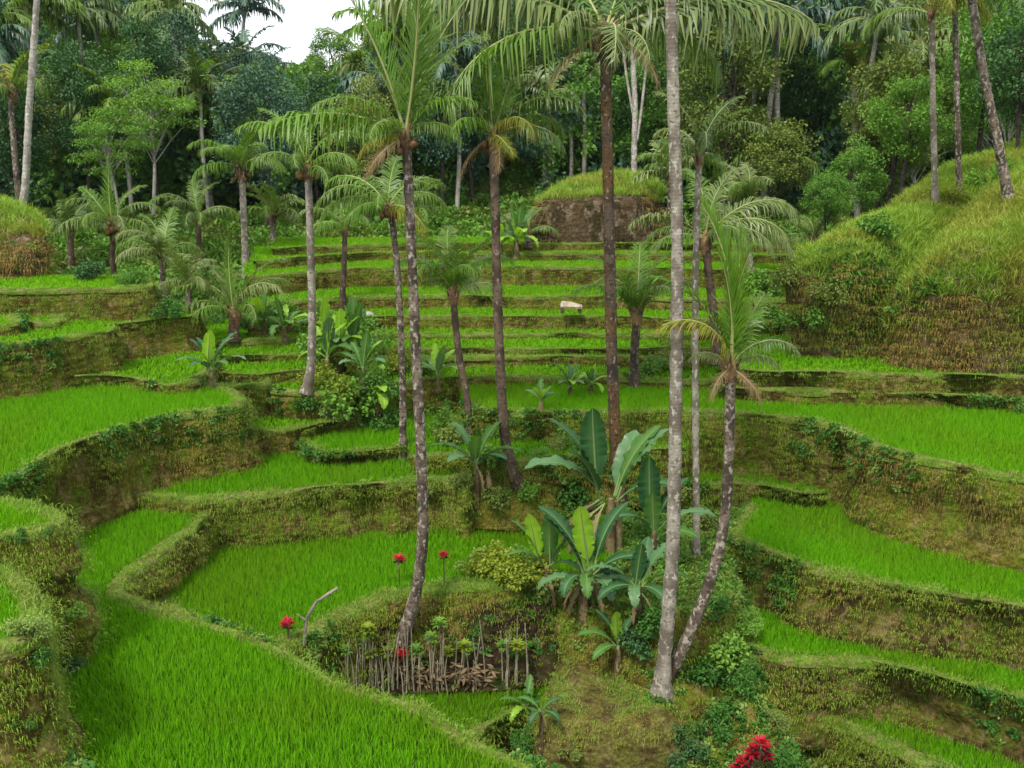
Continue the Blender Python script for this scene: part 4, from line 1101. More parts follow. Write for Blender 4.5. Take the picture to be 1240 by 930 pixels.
palm([(806, 822), (826, 786), (848, 735), (866, 682), (877, 630), (882, 560), (884, 490), (885, 445)], 13.6, 21, 15, 'bark_spot',
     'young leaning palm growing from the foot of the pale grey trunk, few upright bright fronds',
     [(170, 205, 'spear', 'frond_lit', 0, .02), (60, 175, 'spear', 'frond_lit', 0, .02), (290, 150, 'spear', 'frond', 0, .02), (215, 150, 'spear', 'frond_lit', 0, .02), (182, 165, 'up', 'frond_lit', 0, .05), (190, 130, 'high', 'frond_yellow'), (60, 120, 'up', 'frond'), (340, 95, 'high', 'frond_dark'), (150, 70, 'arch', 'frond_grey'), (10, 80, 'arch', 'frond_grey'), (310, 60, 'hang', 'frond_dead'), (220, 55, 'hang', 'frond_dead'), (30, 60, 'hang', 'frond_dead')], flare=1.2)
palm([(843, 676), (843, 600), (842, 480), (842, 360), (844, 260), (847, 190)], 16.3, 11, 9, 'bark_grey',
     'thin pale trunked palm just right of the tall grey trunk', ring(9, 95, ('up', 'high', 'arch', 'flat'), ('frond', 'frond_grey', 'frond_dark')), sheath=True)
palm([(868, 440), (864, 380), (858, 330), (854, 290)], 22.5, 14, 12, 'bark_brown',
     'short palm with wide grey arching fronds behind the thin pale trunk',
     [(10, 120, 'high', 'frond_grey'), (340, 130, 'arch', 'frond_grey'), (40, 110, 'up', 'frond_grey'), (185, 100, 'high', 'frond_grey'), (170, 90, 'arch', 'frond'), (300, 100, 'arch', 'frond'), (240, 95, 'arch', 'frond_grey'), (100, 115, 'up', 'frond'), (355, 130, 'flat', 'frond_grey'), (320, 110, 'flat', 'frond_grey'), (200, 90, 'flat', 'frond'), (70, 100, 'high', 'frond')])
palm([(768, 468), (768, 430), (770, 400), (771, 380)], 20.5, 13, 12, 'bark_rust', 'short stout palm with upright green fronds right of the rusty trunk',
     [(90, 105, 'up', 'frond_lit'), (20, 100, 'up', 'frond_lit'), (170, 100, 'up', 'frond_lit'), (340, 95, 'up', 'frond'), (230, 90, 'high', 'frond_lit'), (300, 90, 'high', 'frond'), (200, 95, 'high', 'frond_lit'), (0, 90, 'high', 'frond'), (60, 95, 'high', 'frond'), (130, 95, 'high', 'frond'), (270, 80, 'up', 'frond')])
palm([(371, 476), (377, 440), (378, 380), (376, 300), (374, 235), (372, 205)], 20.6, 14, 10, 'bark_grey',
     'pale palm left of the leafy shrubs with one long frond arching high to the left',
     [(178, 100, 'high', 'frond_lit', 8), (150, 95, 'up', 'frond_lit'), (5, 95, 'high', 'frond_lit', 4), (40, 90, 'up', 'frond'), (200, 85, 'arch', 'frond'), (340, 90, 'arch', 'frond_lit'), (270, 80, 'arch', 'frond'), (100, 90, 'up', 'frond'), (230, 75, 'flat', 'frond_lit'), (310, 75, 'flat', 'frond'), (20, 70, 'flat', 'frond')], nuts=4, nutr=.1)
palm([(487, 556), (488, 500), (486, 420), (482, 340), (476, 275), (470, 250)], 18.7, 11, 9, 'bark_spot',
     'slender palm with a coconut cluster just left of the spotted palm',
     [(175, 100, 'flat', 'frond_lit'), (190, 110, 'arch', 'frond'), (160, 95, 'high', 'frond_lit'), (5, 90, 'arch', 'frond'), (345, 85, 'flat', 'frond_lit'), (90, 90, 'up', 'frond'), (270, 75, 'arch', 'frond_lit'), (230, 85, 'drop', 'frond_lit'), (310, 85, 'drop', 'frond_yellow'), (30, 85, 'high', 'frond'), (130, 85, 'high', 'frond')], nuts=7, nutr=.09)
palm([(571, 524), (565, 480), (556, 430), (551, 385), (549, 355)], 20.0, 11, 10, 'bark_brown',
     'young palm with fan of upright fronds between the two brown trunks',
     [(90, 105, 'up', 'frond'), (180, 100, 'up', 'frond_lit'), (0, 100, 'up', 'frond'), (200, 95, 'up', 'frond_lit'), (340, 95, 'up', 'frond_lit'), (270, 90, 'up', 'frond'), (150, 100, 'high', 'frond'), (30, 100, 'high', 'frond_lit'), (240, 85, 'high', 'frond'), (300, 85, 'high', 'frond_lit'), (120, 85, 'arch', 'frond'), (60, 85, 'arch', 'frond'), (10, 80, 'arch', 'frond_grey'), (170, 80, 'arch', 'frond_grey')])
palm([(298, 345), (297, 310), (295, 260), (293, 215), (291, 205)], 31, 11, 9, 'bark_grey', 'pale palm with umbrella shaped crown under the strip of sky',
     ring(14, 72, ('up', 'high', 'high', 'arch', 'flat'), ('frond_lit', 'frond', 'frond_lit', 'frond')), nuts=5, nutr=.10)
palm([(138, 350), (137, 320), (137, 290), (136, 272)], 28.5, 9, 8, 'bark_brown', 'small palm with reddish coconuts above the topmost left paddy',
     [(90, 75, 'spear', 'frond_lit'), (175, 70, 'high', 'frond'), (5, 65, 'high', 'frond'), (200, 75, 'flat', 'frond'), (340, 70, 'flat', 'frond'), (250, 60, 'arch', 'frond'), (300, 60, 'arch', 'frond_grey'), (140, 65, 'up', 'frond_lit'), (40, 65, 'up', 'frond')], nuts=8, nutr=.12)
palm([(283, 412), (283, 395), (283, 380)], 25.0, 15, 13, 'bark_brown', 'squat palm with long fronds fanning from near the ground on the left',
     [(90, 90, 'spear', 'frond'), (175, 95, 'up', 'frond_grey'), (8, 95, 'up', 'frond'), (200, 85, 'high', 'frond'), (345, 85, 'high', 'frond_grey'), (150, 85, 'high', 'frond'), (30, 90, 'high', 'frond'), (230, 75, 'arch', 'frond_lit'), (310, 75, 'arch', 'frond'), (185, 80, 'arch', 'frond')])
palm([(26, 300), (30, 230), (36, 120), (42, 40), (48, -50)], 31, 11, 8, 'bark_pale', 'tall pale trunk at the left edge rising from behind the hillock', ring(9, 75, ('high', 'arch', 'flat'), ('frond', 'frond_dark')))

MIDP = [  # x, foot y, crown y, Y, frond length, materials, label
 (197, 352, 315, 27, 66, ('frond', 'frond_grey'), 'low bushy palm between the umbrella palm and the topmost left paddy'),
 (240, 330, 262, 33, 52, ('frond', 'frond_dark'), 'dark palm left of the umbrella palm'),
 (85, 330, 275, 30, 55, ('frond_dark', 'frond'), 'dark palm right of the left hillock'),
 (228, 372, 345, 26, 52, ('frond_grey', 'frond'), 'very low palm left of the squat palm'),
 (418, 375, 275, 30, 55, ('frond_lit', 'frond'), 'thin palm with yellowish fronds behind the coconut cluster palm'),
 (330, 330, 262, 35, 50, ('frond', 'frond_grey'), 'palm with greyish crown right of the umbrella palm'),
 (935, 262, 195, 37, 60, ('frond_grey', 'frond_lit'), 'pale crowned palm left of the dark bush by the hillside'),
 (905, 330, 250, 32, 70, ('frond_grey', 'frond'), 'grey fronded palm behind the young leaning palm'),
 (812, 280, 215, 38, 55, ('frond', 'frond_grey'), 'palm beside the right end of the earth faced mound'),
 (1034, 260, 88, 36, 66, ('frond_lit', 'frond_grey', 'frond_lit', 'frond_yellow'), 'tall yellowish palm right of the forked white trunk'),
 (1128, 250, 15, 30, 80, ('frond', 'frond_dark', 'frond_yellow'), 'dark tall palm standing on the crest of the hillside'),
 (1156, 240, -20, 31, 80, ('frond_dark', 'frond'), 'second tall palm on the hillside crest with shaded crown'),
 (212, 120, 12, 62, 58, ('frond_grey', 'frond_dark'), 'palm with drooping crown against the top of the slope left of the sky'),
 (15, 180, 110, 36, 62, ('frond', 'frond_yellow'), 'palm with yellow hanging fronds at the left edge'),
 (640, 300, 280, 34, 40, ('frond', 'frond_grey'), 'low palm left of the earth faced mound'),
 (985, 320, 292, 30, 55, ('frond_grey', 'frond'), 'low palm in front of the dark bush by the hillside'),
 (500, 300, 262, 36, 48, ('frond', 'frond_lit'), 'pale green palm half hidden behind the spotted trunk'),
 (665, 200, 118, 44, 58, ('frond_grey', 'frond_dark'), 'far palm with whitish midribs left of the rusty trunk'),
 (450, 210, 95, 46, 60, ('frond', 'frond_grey'), 'far palm under the right end of the strip of sky'),
]
for x, yf, yc, Y, fl, mt, lb in MIDP:
    lean = random.uniform(-6, 6)
    palm([(x + lean, yf), (x + lean * .4, (yf + yc) / 2), (x, yc)], Y, 9, 7.5, random.choice(('bark_grey', 'bark_brown', 'bark_spot')), lb,
         ring(12, fl * 1.1, ('up', 'high', 'arch', 'arch', 'flat'), mt, start=random.uniform(0, 360)), coarse=Y > 34)
palm([(1222, 245), (1208, 170), (1193, 100), (1180, 20), (1172, -40)], 27, 14, 11, 'bark_spot', 'leaning palm trunk at the right edge with lichen patches',
     ring(10, 95, ('high', 'arch', 'flat'), ('frond_dark', 'frond')))

# ------------------------------------------------------------------ broadleaf trees
def tree_meshes(seed, H, cw, ch, mats, nclump=34, per=70, leaf=.30, layered=False, lowest=.35, bark='bark_dark', tr=.16):
    """trunk with limbs, and a crown of leaf clumps with gaps; metres"""
    r = np.random.default_rng(seed)
    gt = Geo()
    top = np.array((r.normal() * .05 * H, r.normal() * .05 * H, H * .86))
    tp = np.array([np.array((0, 0, -.5)), top * .35 + r.normal(size=3) * .1, top * .7 + r.normal(size=3) * .15, top])
    tube(gt, catmull(tp, 6), np.linspace(tr, tr * .3, 19), 7)
    gc = Geo()
    cents = []
    for k in range(nclump):
        for _ in range(20):
            v = r.uniform(-1, 1, 3)
            if .25 < (v ** 2).sum() < 1: break
        if layered: v[2] = np.round(v[2] * 2.5) / 2.5 + r.normal() * .06
        c = np.array((0, 0, H * (1 + lowest) / 2)) + v * np.array((cw, cw, ch / 2)) * np.array((1 - .45 * max(v[2], 0),) * 2 + (1,))
        cents.append(c)
        if k % 2 == 0:
            f = r.uniform(.35, .85); s = tp[0] * (1 - f) + top * f
            tube(gt, np.array([s, (s + c) / 2 + np.array((0, 0, .15)), c]), np.array((tr * .35, tr * .22, tr * .08)), 5, 0, .5, False)
    for c in cents:
        n = int(per * r.uniform(.6, 1.3)); rad = r.uniform(.16, .30) * (cw + ch / 2) / 1.3
        o = unit(n, r) * rad * (r.random(n) ** .45)[:, None] * np.array((1, 1, .45 if layered else .75))
        tint = np.clip(r.random(n) * .6 + r.uniform(-.1, .4), 0, 1)
        D = o / rad + unit(n, r) * .8; N = unit(n, r) * .65 + np.array((0, 0, .8))
        leaves(gc, c + o, D, N, leaf * r.uniform(.6, 1.3, n), leaf * .6 * r.uniform(.7, 1.2, n), 0, tint, .15, .15)
    return gt.mesh('trunk', [bark]), [gc.mesh('crown', [m]) for m in mats]

def instance_tree(name, tm, cm, loc, s, rz, label, cat, group=None, sz=1.0):
    root = empty(name, loc)
    for nm, me in (('trunk', tm), ('crown', cm)):
        o = link(nm, me, root); o.scale = (s, s, s * sz); o.rotation_euler = (0, 0, rz)
    tag(root, label, cat, group)
    return root

T_round = [tree_meshes(300 + k, 7.5, 2.4, 4.8, ['leaf_mid', 'leaf_dark', 'leaf_light', 'leaf_olive', 'leaf_blue'], 40, 230, .19) for k in range(3)]
T_tall = [tree_meshes(320 + k, 11, 2.3, 7.5, ['leaf_mid', 'leaf_dark', 'leaf_light', 'leaf_olive', 'leaf_blue'], 50, 210, .20, lowest=.25) for k in range(3)]
T_layer = [tree_meshes(340 + k, 9, 3.0, 5.5, ['leaf_light', 'leaf_mid', 'leaf_olive'], 50, 150, .18, layered=True, lowest=.4, bark='bark_pale', tr=.13) for k in range(2)]
KIND = {
    'dark': ('dense dark tree', T_tall, 1), 'blue': ('blue green shaded tree', T_tall, 4), 'mid': ('mid green leafy tree', T_round, 0),
    'light': ('fresh light green tree', T_round, 2), 'olive': ('olive green tree', T_round, 3), 'layer': ('airy tree with foliage in flat layers', T_layer, 0),
    'tallmid': ('tall mid green tree', T_tall, 0), 'tallolive': ('tall olive green tree', T_tall, 3)}
REG = [(-300, 60, 'above the left hillock'), (60, 130, 'right of the left hillock'), (130, 200, 'behind the small reddish palm'), (200, 265, 'left of the umbrella palm'), (265, 330, 'behind the umbrella palm'),
       (330, 400, 'below the strip of sky'), (400, 470, 'right of the sky strip'), (470, 540, 'behind the spotted palm'), (540, 610, 'behind the upright palm'), (610, 680, 'left of the rusty trunk'),
       (680, 750, 'behind the earth faced mound'), (750, 820, 'by the forked white trunk'), (820, 890, 'right of the tallest grey trunk'), (890, 960, 'behind the pale crowned palm'),
       (960, 1030, 'behind the dark bush'), (1030, 1100, 'behind the tall yellowish palm'), (1100, 1170, 'behind the hillside crest palms'), (1170, 1600, 'behind the right edge palm')]
def region(x):
    for a, b, t in REG:
        if a <= x < b: return t
    return REG[-1][2]
LEVEL = ((46, 'at the forest edge'), (56, 'in second row'), (70, 'midway upslope'), (88, 'high upslope'), (999, 'on the ridge'))
def top_limit(x):
    return 64 + 12 * math.sin(x * .09) if 318 < x < 455 else -60 if x < 240 or x > 475 else 48
_tall = {}
def mesh_top(me):
    if me.name not in _tall:
        a = np.zeros(len(me.vertices) * 3, np.float32); me.vertices.foreach_get('co', a); _tall[me.name] = float(a.reshape(-1, 3)[:, 2].max())
    return _tall[me.name]
def fit(s, me, x, Yk, z):
    zt_ = at_Y(x, top_limit(x) + rt.uniform(-6, 22), Yk)[2]
    return min(s, max(.3, (zt_ - z) / mesh_top(me)))
rt = random.Random(5)
rows_F = [(40, 16), (44, 20), (49, 20), (55, 17), (63, 18), (72, 18), (83, 18), (97, 18), (112, 18)]
for Y, cnt in rows_F:
    for k in range(cnt):
        x = -120 + (k + rt.uniform(.1, .9)) * 1480 / cnt
        Yk = Y + rt.uniform(-3, 3)
        if Yk < 50 and 580 < x < 830: Yk += 7
        wts = {'dark': 2, 'blue': 1, 'mid': 4, 'light': 3, 'olive': 3, 'layer': 3, 'tallmid': 4, 'tallolive': 3}
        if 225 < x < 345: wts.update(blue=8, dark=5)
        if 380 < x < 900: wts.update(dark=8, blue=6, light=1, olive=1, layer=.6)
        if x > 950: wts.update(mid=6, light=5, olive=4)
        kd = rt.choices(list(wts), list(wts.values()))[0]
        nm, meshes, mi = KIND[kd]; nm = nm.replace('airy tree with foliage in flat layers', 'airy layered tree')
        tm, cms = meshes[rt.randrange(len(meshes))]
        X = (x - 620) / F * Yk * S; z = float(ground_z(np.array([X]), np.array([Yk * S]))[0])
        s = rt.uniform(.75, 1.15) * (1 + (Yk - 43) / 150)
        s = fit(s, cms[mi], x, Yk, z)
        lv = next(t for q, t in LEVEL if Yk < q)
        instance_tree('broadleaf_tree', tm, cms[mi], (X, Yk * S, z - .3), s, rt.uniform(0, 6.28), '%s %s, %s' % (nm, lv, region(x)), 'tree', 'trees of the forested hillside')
# palms among the forest, one crown mesh each, built once and copied
def far_palm_meshes(seed, mats, H=9.0, hangy=False):
    r = np.random.default_rng(seed); gt = Geo()
    top = np.array((r.normal() * .5, r.normal() * .3, H))
    tube(gt, catmull(np.array([(0, 0, -.5), top * .5 + r.normal(size=3) * .15, top]), 8), np.linspace(.17, .11, 17), 6)
    gcs = Geo()
    for k in range(16):
        shp = ('up', 'high', 'arch', 'arch', 'flat', 'low')[k % 6] if not hangy else ('up', 'arch', 'flat', 'drop', 'low', 'hang')[k % 6]
        e, dr, hg, ll = FR_SHAPES[shp]
        f = frond_geo(e, dr, 26, ll, hg, seed * 31 + k, wide=.042)
        a = k * 2.4 + r.normal() * .2; ln = 3.2 * r.uniform(.85, 1.15)
        Rm = np.array(((math.cos(a), -math.sin(a), 0), (math.sin(a), math.cos(a), 0), (0, 0, 1)))
        for V, fc, mi, tn, tp in zip(f.v, f.f, f.mi, f.tint, f.tip):
            off = fc.min()
            gcs.add(V @ Rm.T * ln + top, fc - off, int(mi[0]), tn, tp)
    return gt.mesh('trunk', ['bark_pale']), [gcs.mesh('crown', [m, 'rachis']) for m in mats]
FPM = ('frond', 'frond_dark', 'frond_blue', 'frond_grey', 'frond_lit')
FP = [far_palm_meshes(400 + k, FPM, (7, 9, 11)[k], k == 2) for k in range(3)]
FPN = ('green crowned forest palm', 'dark crowned forest palm', 'blue green shaded forest palm', 'greyish crowned forest palm', 'fresh green forest palm')
for Y, cnt in ((41, 16), (47, 20), (55, 22), (66, 20), (78, 16), (92, 12)):
    for k in range(cnt):
        x = -100 + (k + rt.uniform(0, 1)) * 1440 / cnt; Yk = Y + rt.uniform(-3, 3)
        if Yk < 48 and 560 < x < 840: Yk += 9
        mi = rt.choices(range(5), (3, 3, 2, 3, 1.5) if not 380 < x < 900 else (2, 5, 4, 2, .5))[0]
        tm, cms = FP[rt.randrange(3)]
        X = (x - 620) / F * Yk * S; z = float(ground_z(np.array([X]), np.array([Yk * S]))[0])
        s = rt.uniform(.8, 1.2) * (1 + (Yk - 41) / 200)
        s = fit(s, cms[mi], x, Yk, z)
        lv = next(t for q, t in LEVEL if Yk < q)
        instance_tree('palm_tree', tm, cms[mi], (X, Yk * S, z - .3), s, rt.uniform(0, 6.28), '%s %s, %s' % (FPN[mi], lv, region(x)), 'palm tree', 'palms of the forested hillside')
# blue dark palms standing against the strip of sky
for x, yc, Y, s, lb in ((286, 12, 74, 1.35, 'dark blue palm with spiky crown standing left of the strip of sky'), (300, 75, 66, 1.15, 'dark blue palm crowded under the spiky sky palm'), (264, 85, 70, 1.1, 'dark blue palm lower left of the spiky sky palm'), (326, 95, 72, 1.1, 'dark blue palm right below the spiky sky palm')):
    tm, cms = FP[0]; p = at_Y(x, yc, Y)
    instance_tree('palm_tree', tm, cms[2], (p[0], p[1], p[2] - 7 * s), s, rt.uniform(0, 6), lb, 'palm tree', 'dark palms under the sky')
# the layered bright tree left of centre, the dark round bush by the hillside, trees on the hillside crest
SPEC = [
 ('layer', 0, 185, 70, 250, 38, 'bright airy tree with layered foliage and pale trunk left of the umbrella palm', 1.0),
 ('layer', 1, 145, 130, 270, 36, 'lower airy tree left of the layered bright tree', .9),
 ('mid', 0, 1030, 170, 290, 31, 'round dark green bush leaning on the foot of the hillside', 1.0),
 ('mid', 1, 1000, 205, 300, 29, 'smaller green bush in front of the round dark bush', .9),
 ('light', 2, 1090, 90, 240, 33, 'light green tree between the tall yellowish palm and the crest palms', 1.0),
 ('olive', 0, 1075, 60, 250, 36, 'yellowish tree behind the light green crest tree', 1.0),
 ('dark', 1, 1225, -20, 230, 31, 'dark tree filling the upper right corner', 1.0),
 ('tallmid', 2, 1180, -40, 230, 35, 'tall shaded tree left of the dark corner tree', 1.0),
 ('mid', 2, 405, 40, 150, 62, 'pale hazy tree against the right end of the sky', 1.0),
 ('blue', 0, 428, 70, 190, 58, 'blue green tree under the pale hazy tree', 1.0)]
for kd, v, x, yt, yb, Y, lb, q in SPEC:
    nm, meshes, mi = KIND[kd]; tm, cms = meshes[v % len(meshes)]
    b = at_Y(x, yb, Y); t = at_Y(x, yt, Y)
    H0 = {id(T_round): 7.5, id(T_tall): 11, id(T_layer): 9}[id(meshes)]
    instance_tree('broadleaf_tree', tm, cms[mi], b, (t[2] - b[2]) / H0, x * .37, lb, 'tree')

# bare pale trunks in the far wood
def bare_tree(path, Y, w0, w1, label, fork=None, bark='bark_pale'):
    pts = np.array([at_Y(x, y, Y) for x, y in path]); base = pts[0]; u = upx(Y)
    root = empty('pale_tree', base)
    link('trunk', trunk_mesh(pts - base, w0 * u / 2, w1 * u / 2, bark, seed=int(path[0][0]), flare=1.3, sides=8), root)
    for fk in fork or ():
        fp = np.array([at_Y(x, y, Y + .2 * k) for k, (x, y) in enumerate(fk)]) - base
        link('branch', trunk_mesh(fp, w1 * u * .40, w1 * u * .22, bark, seed=3, flare=1.0, sides=6), root)
    g = Geo(); r = np.random.default_rng(int(path[-1][0]))
    top = pts[-1] - base
    for k in range(14):
        c = top + r.normal(size=3) * np.array((26, 18, 16)) * u
        n = 50; o = unit(n, r) * 13 * u * (r.random(n) ** .4)[:, None]
        leaves(g, c + o, o + unit(n, r), unit(n, r) + np.array((0, 0, .8)), 5.5 * u, 3.2 * u, 0, r.random(n))
    link('crown', g.mesh('crown', ['leaf_mid']), root)
    return tag(root, label, 'tree')
bare_tree([(768, 232), (768, 180), (769, 130), (766, 60), (764, -20)], 40, 8, 5, 'white barked tree forking low behind the right side of the mound', [[(771, 170), (777, 130), (783, 70), (786, 10)], [(769, 150), (760, 100), (752, 40)]])
bare_tree([(941, 180), (941, 120), (940, 50), (939, -30)], 42, 8, 5, 'single white trunk above the pale crowned palm', [[(941, 105), (926, 75), (918, 55)], [(940, 40), (955, 0)]])
for x, yb, yt, lb in ((707, 225, 110, 'thin grey far trunk left of the white forked tree'), (691, 232, 150, 'short grey far trunk beside the thin grey trunk'), (1021, 175, 70, 'thin far trunk left of the tall yellowish palm'), (912, 150, 60, 'thin far trunk left of the single white trunk'),
                      (358, 275, 190, 'thin far trunk behind the pale leaning palm'), (186, 270, 160, 'pale slim trunk under the layered bright tree'), (659, 225, 170, 'thin far trunk at the left end of the mound')):
    bare_tree([(x, yb), (x + 1, (yb + yt) / 2), (x, yt)], 44, 5.5, 4, lb)

# ------------------------------------------------------------------ banana plants
def banana_leaf_geo(elev, droop, width, seed, torn=.25, fold=.35):
    width *= .84 if torn < .5 else .45
    r = np.random.default_rng(seed); g = Geo(); n = 34
    t = np.linspace(0, 1, n)
    ang = R(elev) - R(droop) * t ** 1.5; ds = 1 / (n - 1)
    x = np.concatenate(([0], np.cumsum(np.cos(ang[:-1]) * ds))); z = np.concatenate(([0], np.cumsum(np.sin(ang[:-1]) * ds)))
    P = np.stack((x, np.zeros(n), z), 1); Nn = np.stack((-np.sin(ang), np.zeros(n), np.cos(ang)), 1); T_ = np.stack((np.cos(ang), np.zeros(n), np.sin(ang)), 1)
    w = width * np.interp(t, (0, .12, .20, .35, .65, .85, .95, 1), (.0, .02, .55, .95, 1.0, .75, .40, .04))
    for sd in (-1, 1):
        ed = w * np.where(r.random(n) < torn, r.uniform(.52, .75, n), r.uniform(.93, 1.05, n))
        mid = P + np.array((0, sd, 0)) * (w * .5)[:, None] + Nn * (w * .5 * fold)[:, None]
        edge = P + np.array((0, sd, 0)) * ed[:, None] + Nn * (ed * fold * .55 + w * .10 * r.normal(size=n))[:, None] + T_ * (.06 * w)[:, None]
        V = np.concatenate((P, mid, edge)); i = np.arange(n - 1)
        q = np.concatenate((np.stack((i, i + 1, n + i + 1, n + i), 1), np.stack((n + i, n + i + 1, 2 * n + i + 1, 2 * n + i), 1)))
        tn = np.concatenate((np.full(n, .8), r.uniform(.2, .8, n), r.uniform(0, .7, n)))
        g.add(V, q, 0, tn, np.concatenate((np.full(n, .9), np.zeros(2 * n))))
    tube(g, P - Nn * .004, np.interp(t, (0, 1), (.018, .004)), 4, 1, .6, False)
    return g
BL = {'erect': (84, 12), 'up': (72, 45), 'out': (50, 80), 'low': (25, 85), 'droop': (35, 125), 'dead': (-35, 60)}
_bl = {}
def banana_leaf(root, loc, az, ln, shape, mat, roll=0, wide=.17):
    v = random.randrange(2); key = (shape, mat, v, wide)
    if key not in _bl:
        e, d_ = BL[shape]
        _bl[key] = banana_leaf_geo(e, d_, wide, 500 + v + len(_bl), .13 if mat != 'ban_dead' else .6, .35 if shape != 'dead' else .8).mesh('leaf', [mat, 'ban_rib'])
    o = link('leaf' if mat != 'ban_dead' else 'dead_leaf', _bl[key], root, loc)
    o.rotation_euler = (R(roll), 0, R(az)); o.scale = (ln,) * 3
    if mat == 'ban_lime': o['label'] = 'fresh lime green leaf'
    if mat == 'ban_dead': o['label'] = 'withered brown leaf'
    return o

def banana(x, y, Y, hpx, wpx, lvs, label, stems=((0, 0, 1.0),), group=None):
    """lvs: (azimuth, length px, shape, material[, dx px, dz px, roll])"""
    base, Y = foot(x, y, Y); u = upx(Y); root = empty('banana_plant', base); kb = 1.0 if 650 < x < 800 and y > 600 else 1.0
    for dx, dY, f in stems:
        P = np.array([(dx * u, dY * S, -.15), (dx * u * 1.05, dY * S, hpx * f * u * .5), (dx * u * .9, dY * S, hpx * f * u)])
        g = Geo(); tube(g, catmull(P, 5), np.linspace(wpx * u * .55, wpx * u * .30, 11), 8, 0, .5, True, .05, int(x))
        link('stem', g.mesh('stem', ['pstem']), root)
    for lv in lvs:
        az, ln, sh, mt = lv[:4]; dx, dz, rl = (lv[4:] + (0, 0, 0)[len(lv) - 4:]) if len(lv) > 4 else (0, 0, 0)
        banana_leaf(root, (dx * u, 0, (hpx + dz) * u), az + random.uniform(-9, 9), ln * u * kb, sh, mt, rl + random.uniform(-10, 10))
    tag(root, label, 'banana plant', group)
    return root

banana(738, 672, 16.6, 78, 15, [
    (275, 122, 'erect', 'ban_dark', -18, 8), (170, 120, 'up', 'ban_dark', -14, 8), (185, 115, 'out', 'ban_grey', -14, 12), (200, 95, 'up', 'ban_dark', -14, 0), (60, 95, 'up', 'ban_grey', 4, 4), (30, 110, 'up', 'ban_mid', 6, 4), (10, 115, 'up', 'ban_grey', 8, 0), (340, 95, 'out', 'ban_dark', 8, -4),
    (165, 85, 'dead', 'ban_dead', -10, -4), (185, 95, 'dead', 'ban_dead', -12, 0), (205, 85, 'dead', 'ban_dead', -10, -8), (150, 80, 'dead', 'ban_dead', -10, 2), (225, 80, 'dead', 'ban_dead', -8, -6)],
    'rear banana plant with the tallest upright dark leaf and withered leaves on its left', ((0, 0, 1.0), (10, .15, .9)))
banana(790, 690, 16.2, 55, 13, [(275, 105, 'erect', 'ban_dark', -4, 4), (262, 85, 'erect', 'ban_mid', 2, -25), (20, 85, 'up', 'ban_dark'), (340, 85, 'out', 'ban_grey', 4), (200, 80, 'out', 'ban_dark'), (320, 70, 'out', 'ban_mid', 2, -15), (250, 60, 'dead', 'ban_dead', 0, -8)],
    'banana plant with broad upright leaves just left of the tall grey trunk')
banana(712, 748, 15.0, 62, 15, [(165, 110, 'up', 'ban_dark', -5, 6), (190, 105, 'up', 'ban_dark', -5, -4), (278, 98, 'erect', 'ban_lime', 0, 8), (20, 105, 'up', 'ban_dark', 6, 6), (350, 90, 'out', 'ban_dark', 6, 0), (90, 85, 'up', 'ban_mid', 0, 4),
    (265, 62, 'droop', 'ban_mid', -3, 0), (300, 66, 'droop', 'ban_grey', 4, -4), (225, 62, 'droop', 'ban_dark', -5, -4), (185, 70, 'low', 'ban_grey', -6, -10), (340, 75, 'low', 'ban_dark', 6, -8),
    (240, 55, 'dead', 'ban_dead', -4, -6), (290, 58, 'dead', 'ban_dead', 3, -8), (330, 52, 'dead', 'ban_dead', 5, -8), (200, 52, 'dead', 'ban_dead', -5, -8)],
    'middle banana plant with one lime green rolled leaf between dark spreading leaves', ((-6, 0, 1.0), (8, .15, .9)))
banana(772, 748, 15.0, 45, 13, [(272, 68, 'erect', 'ban_dark', -4, 0), (255, 55, 'droop', 'ban_grey', -4, 0), (15, 75, 'up', 'ban_grey', 4), (345, 72, 'out', 'ban_mid', 4), (185, 78, 'out', 'ban_grey', -4), (215, 64, 'low', 'ban_dark', -4), (310, 60, 'low', 'ban_dark', 4), (80, 70, 'up', 'ban_dark'), (250, 45, 'dead', 'ban_dead', 0, -8), (310, 45, 'dead', 'ban_dead', 3, -8)],
    'front right banana plant with ribbed grey green leaves on a brown stem')
banana(662, 722, 15.6, 42, 12, [(272, 82, 'erect', 'ban_mid', 4, 4), (250, 78, 'erect', 'ban_lime', -10, 2), (180, 75, 'up', 'ban_mid', -6, 0), (330, 66, 'up', 'ban_grey', 6, 0), (200, 62, 'out', 'ban_mid'), (340, 62, 'droop', 'ban_dark'), (290, 48, 'dead', 'ban_dead', 0, -8)], 'bright banana plant at the left of the banana clump')
banana(748, 808, 14.5, 32, 11, [(285, 58, 'erect', 'ban_lime', 0, 0), (190, 62, 'out', 'ban_mid', -3, 0), (345, 58, 'out', 'ban_mid', 4, -3), (220, 50, 'low', 'ban_mid'), (320, 48, 'low', 'ban_mid'), (160, 60, 'up', 'ban_dark'), (30, 50, 'up', 'ban_dark')],
       'young banana shoot with bright leaves on the knoll')
banana(636, 898, 12.7, 52, 7, [(190, 42, 'out', 'ban_mid'), (340, 40, 'out', 'ban_dark'), (275, 48, 'up', 'ban_mid'), (80, 46, 'up', 'ban_mid'), (230, 40, 'droop', 'ban_lime'), (310, 36, 'droop', 'ban_mid')], 'slim young banana stem left of its twin at the bottom centre')
banana(655, 912, 12.5, 64, 7, [(10, 40, 'out', 'ban_dark'), (280, 44, 'up', 'ban_lime'), (170, 42, 'out', 'ban_mid'), (240, 36, 'droop', 'ban_dark'), (320, 38, 'droop', 'ban_dark'), (300, 26, 'dead', 'ban_dead')], 'slim young banana stem right of its twin at the bottom centre')
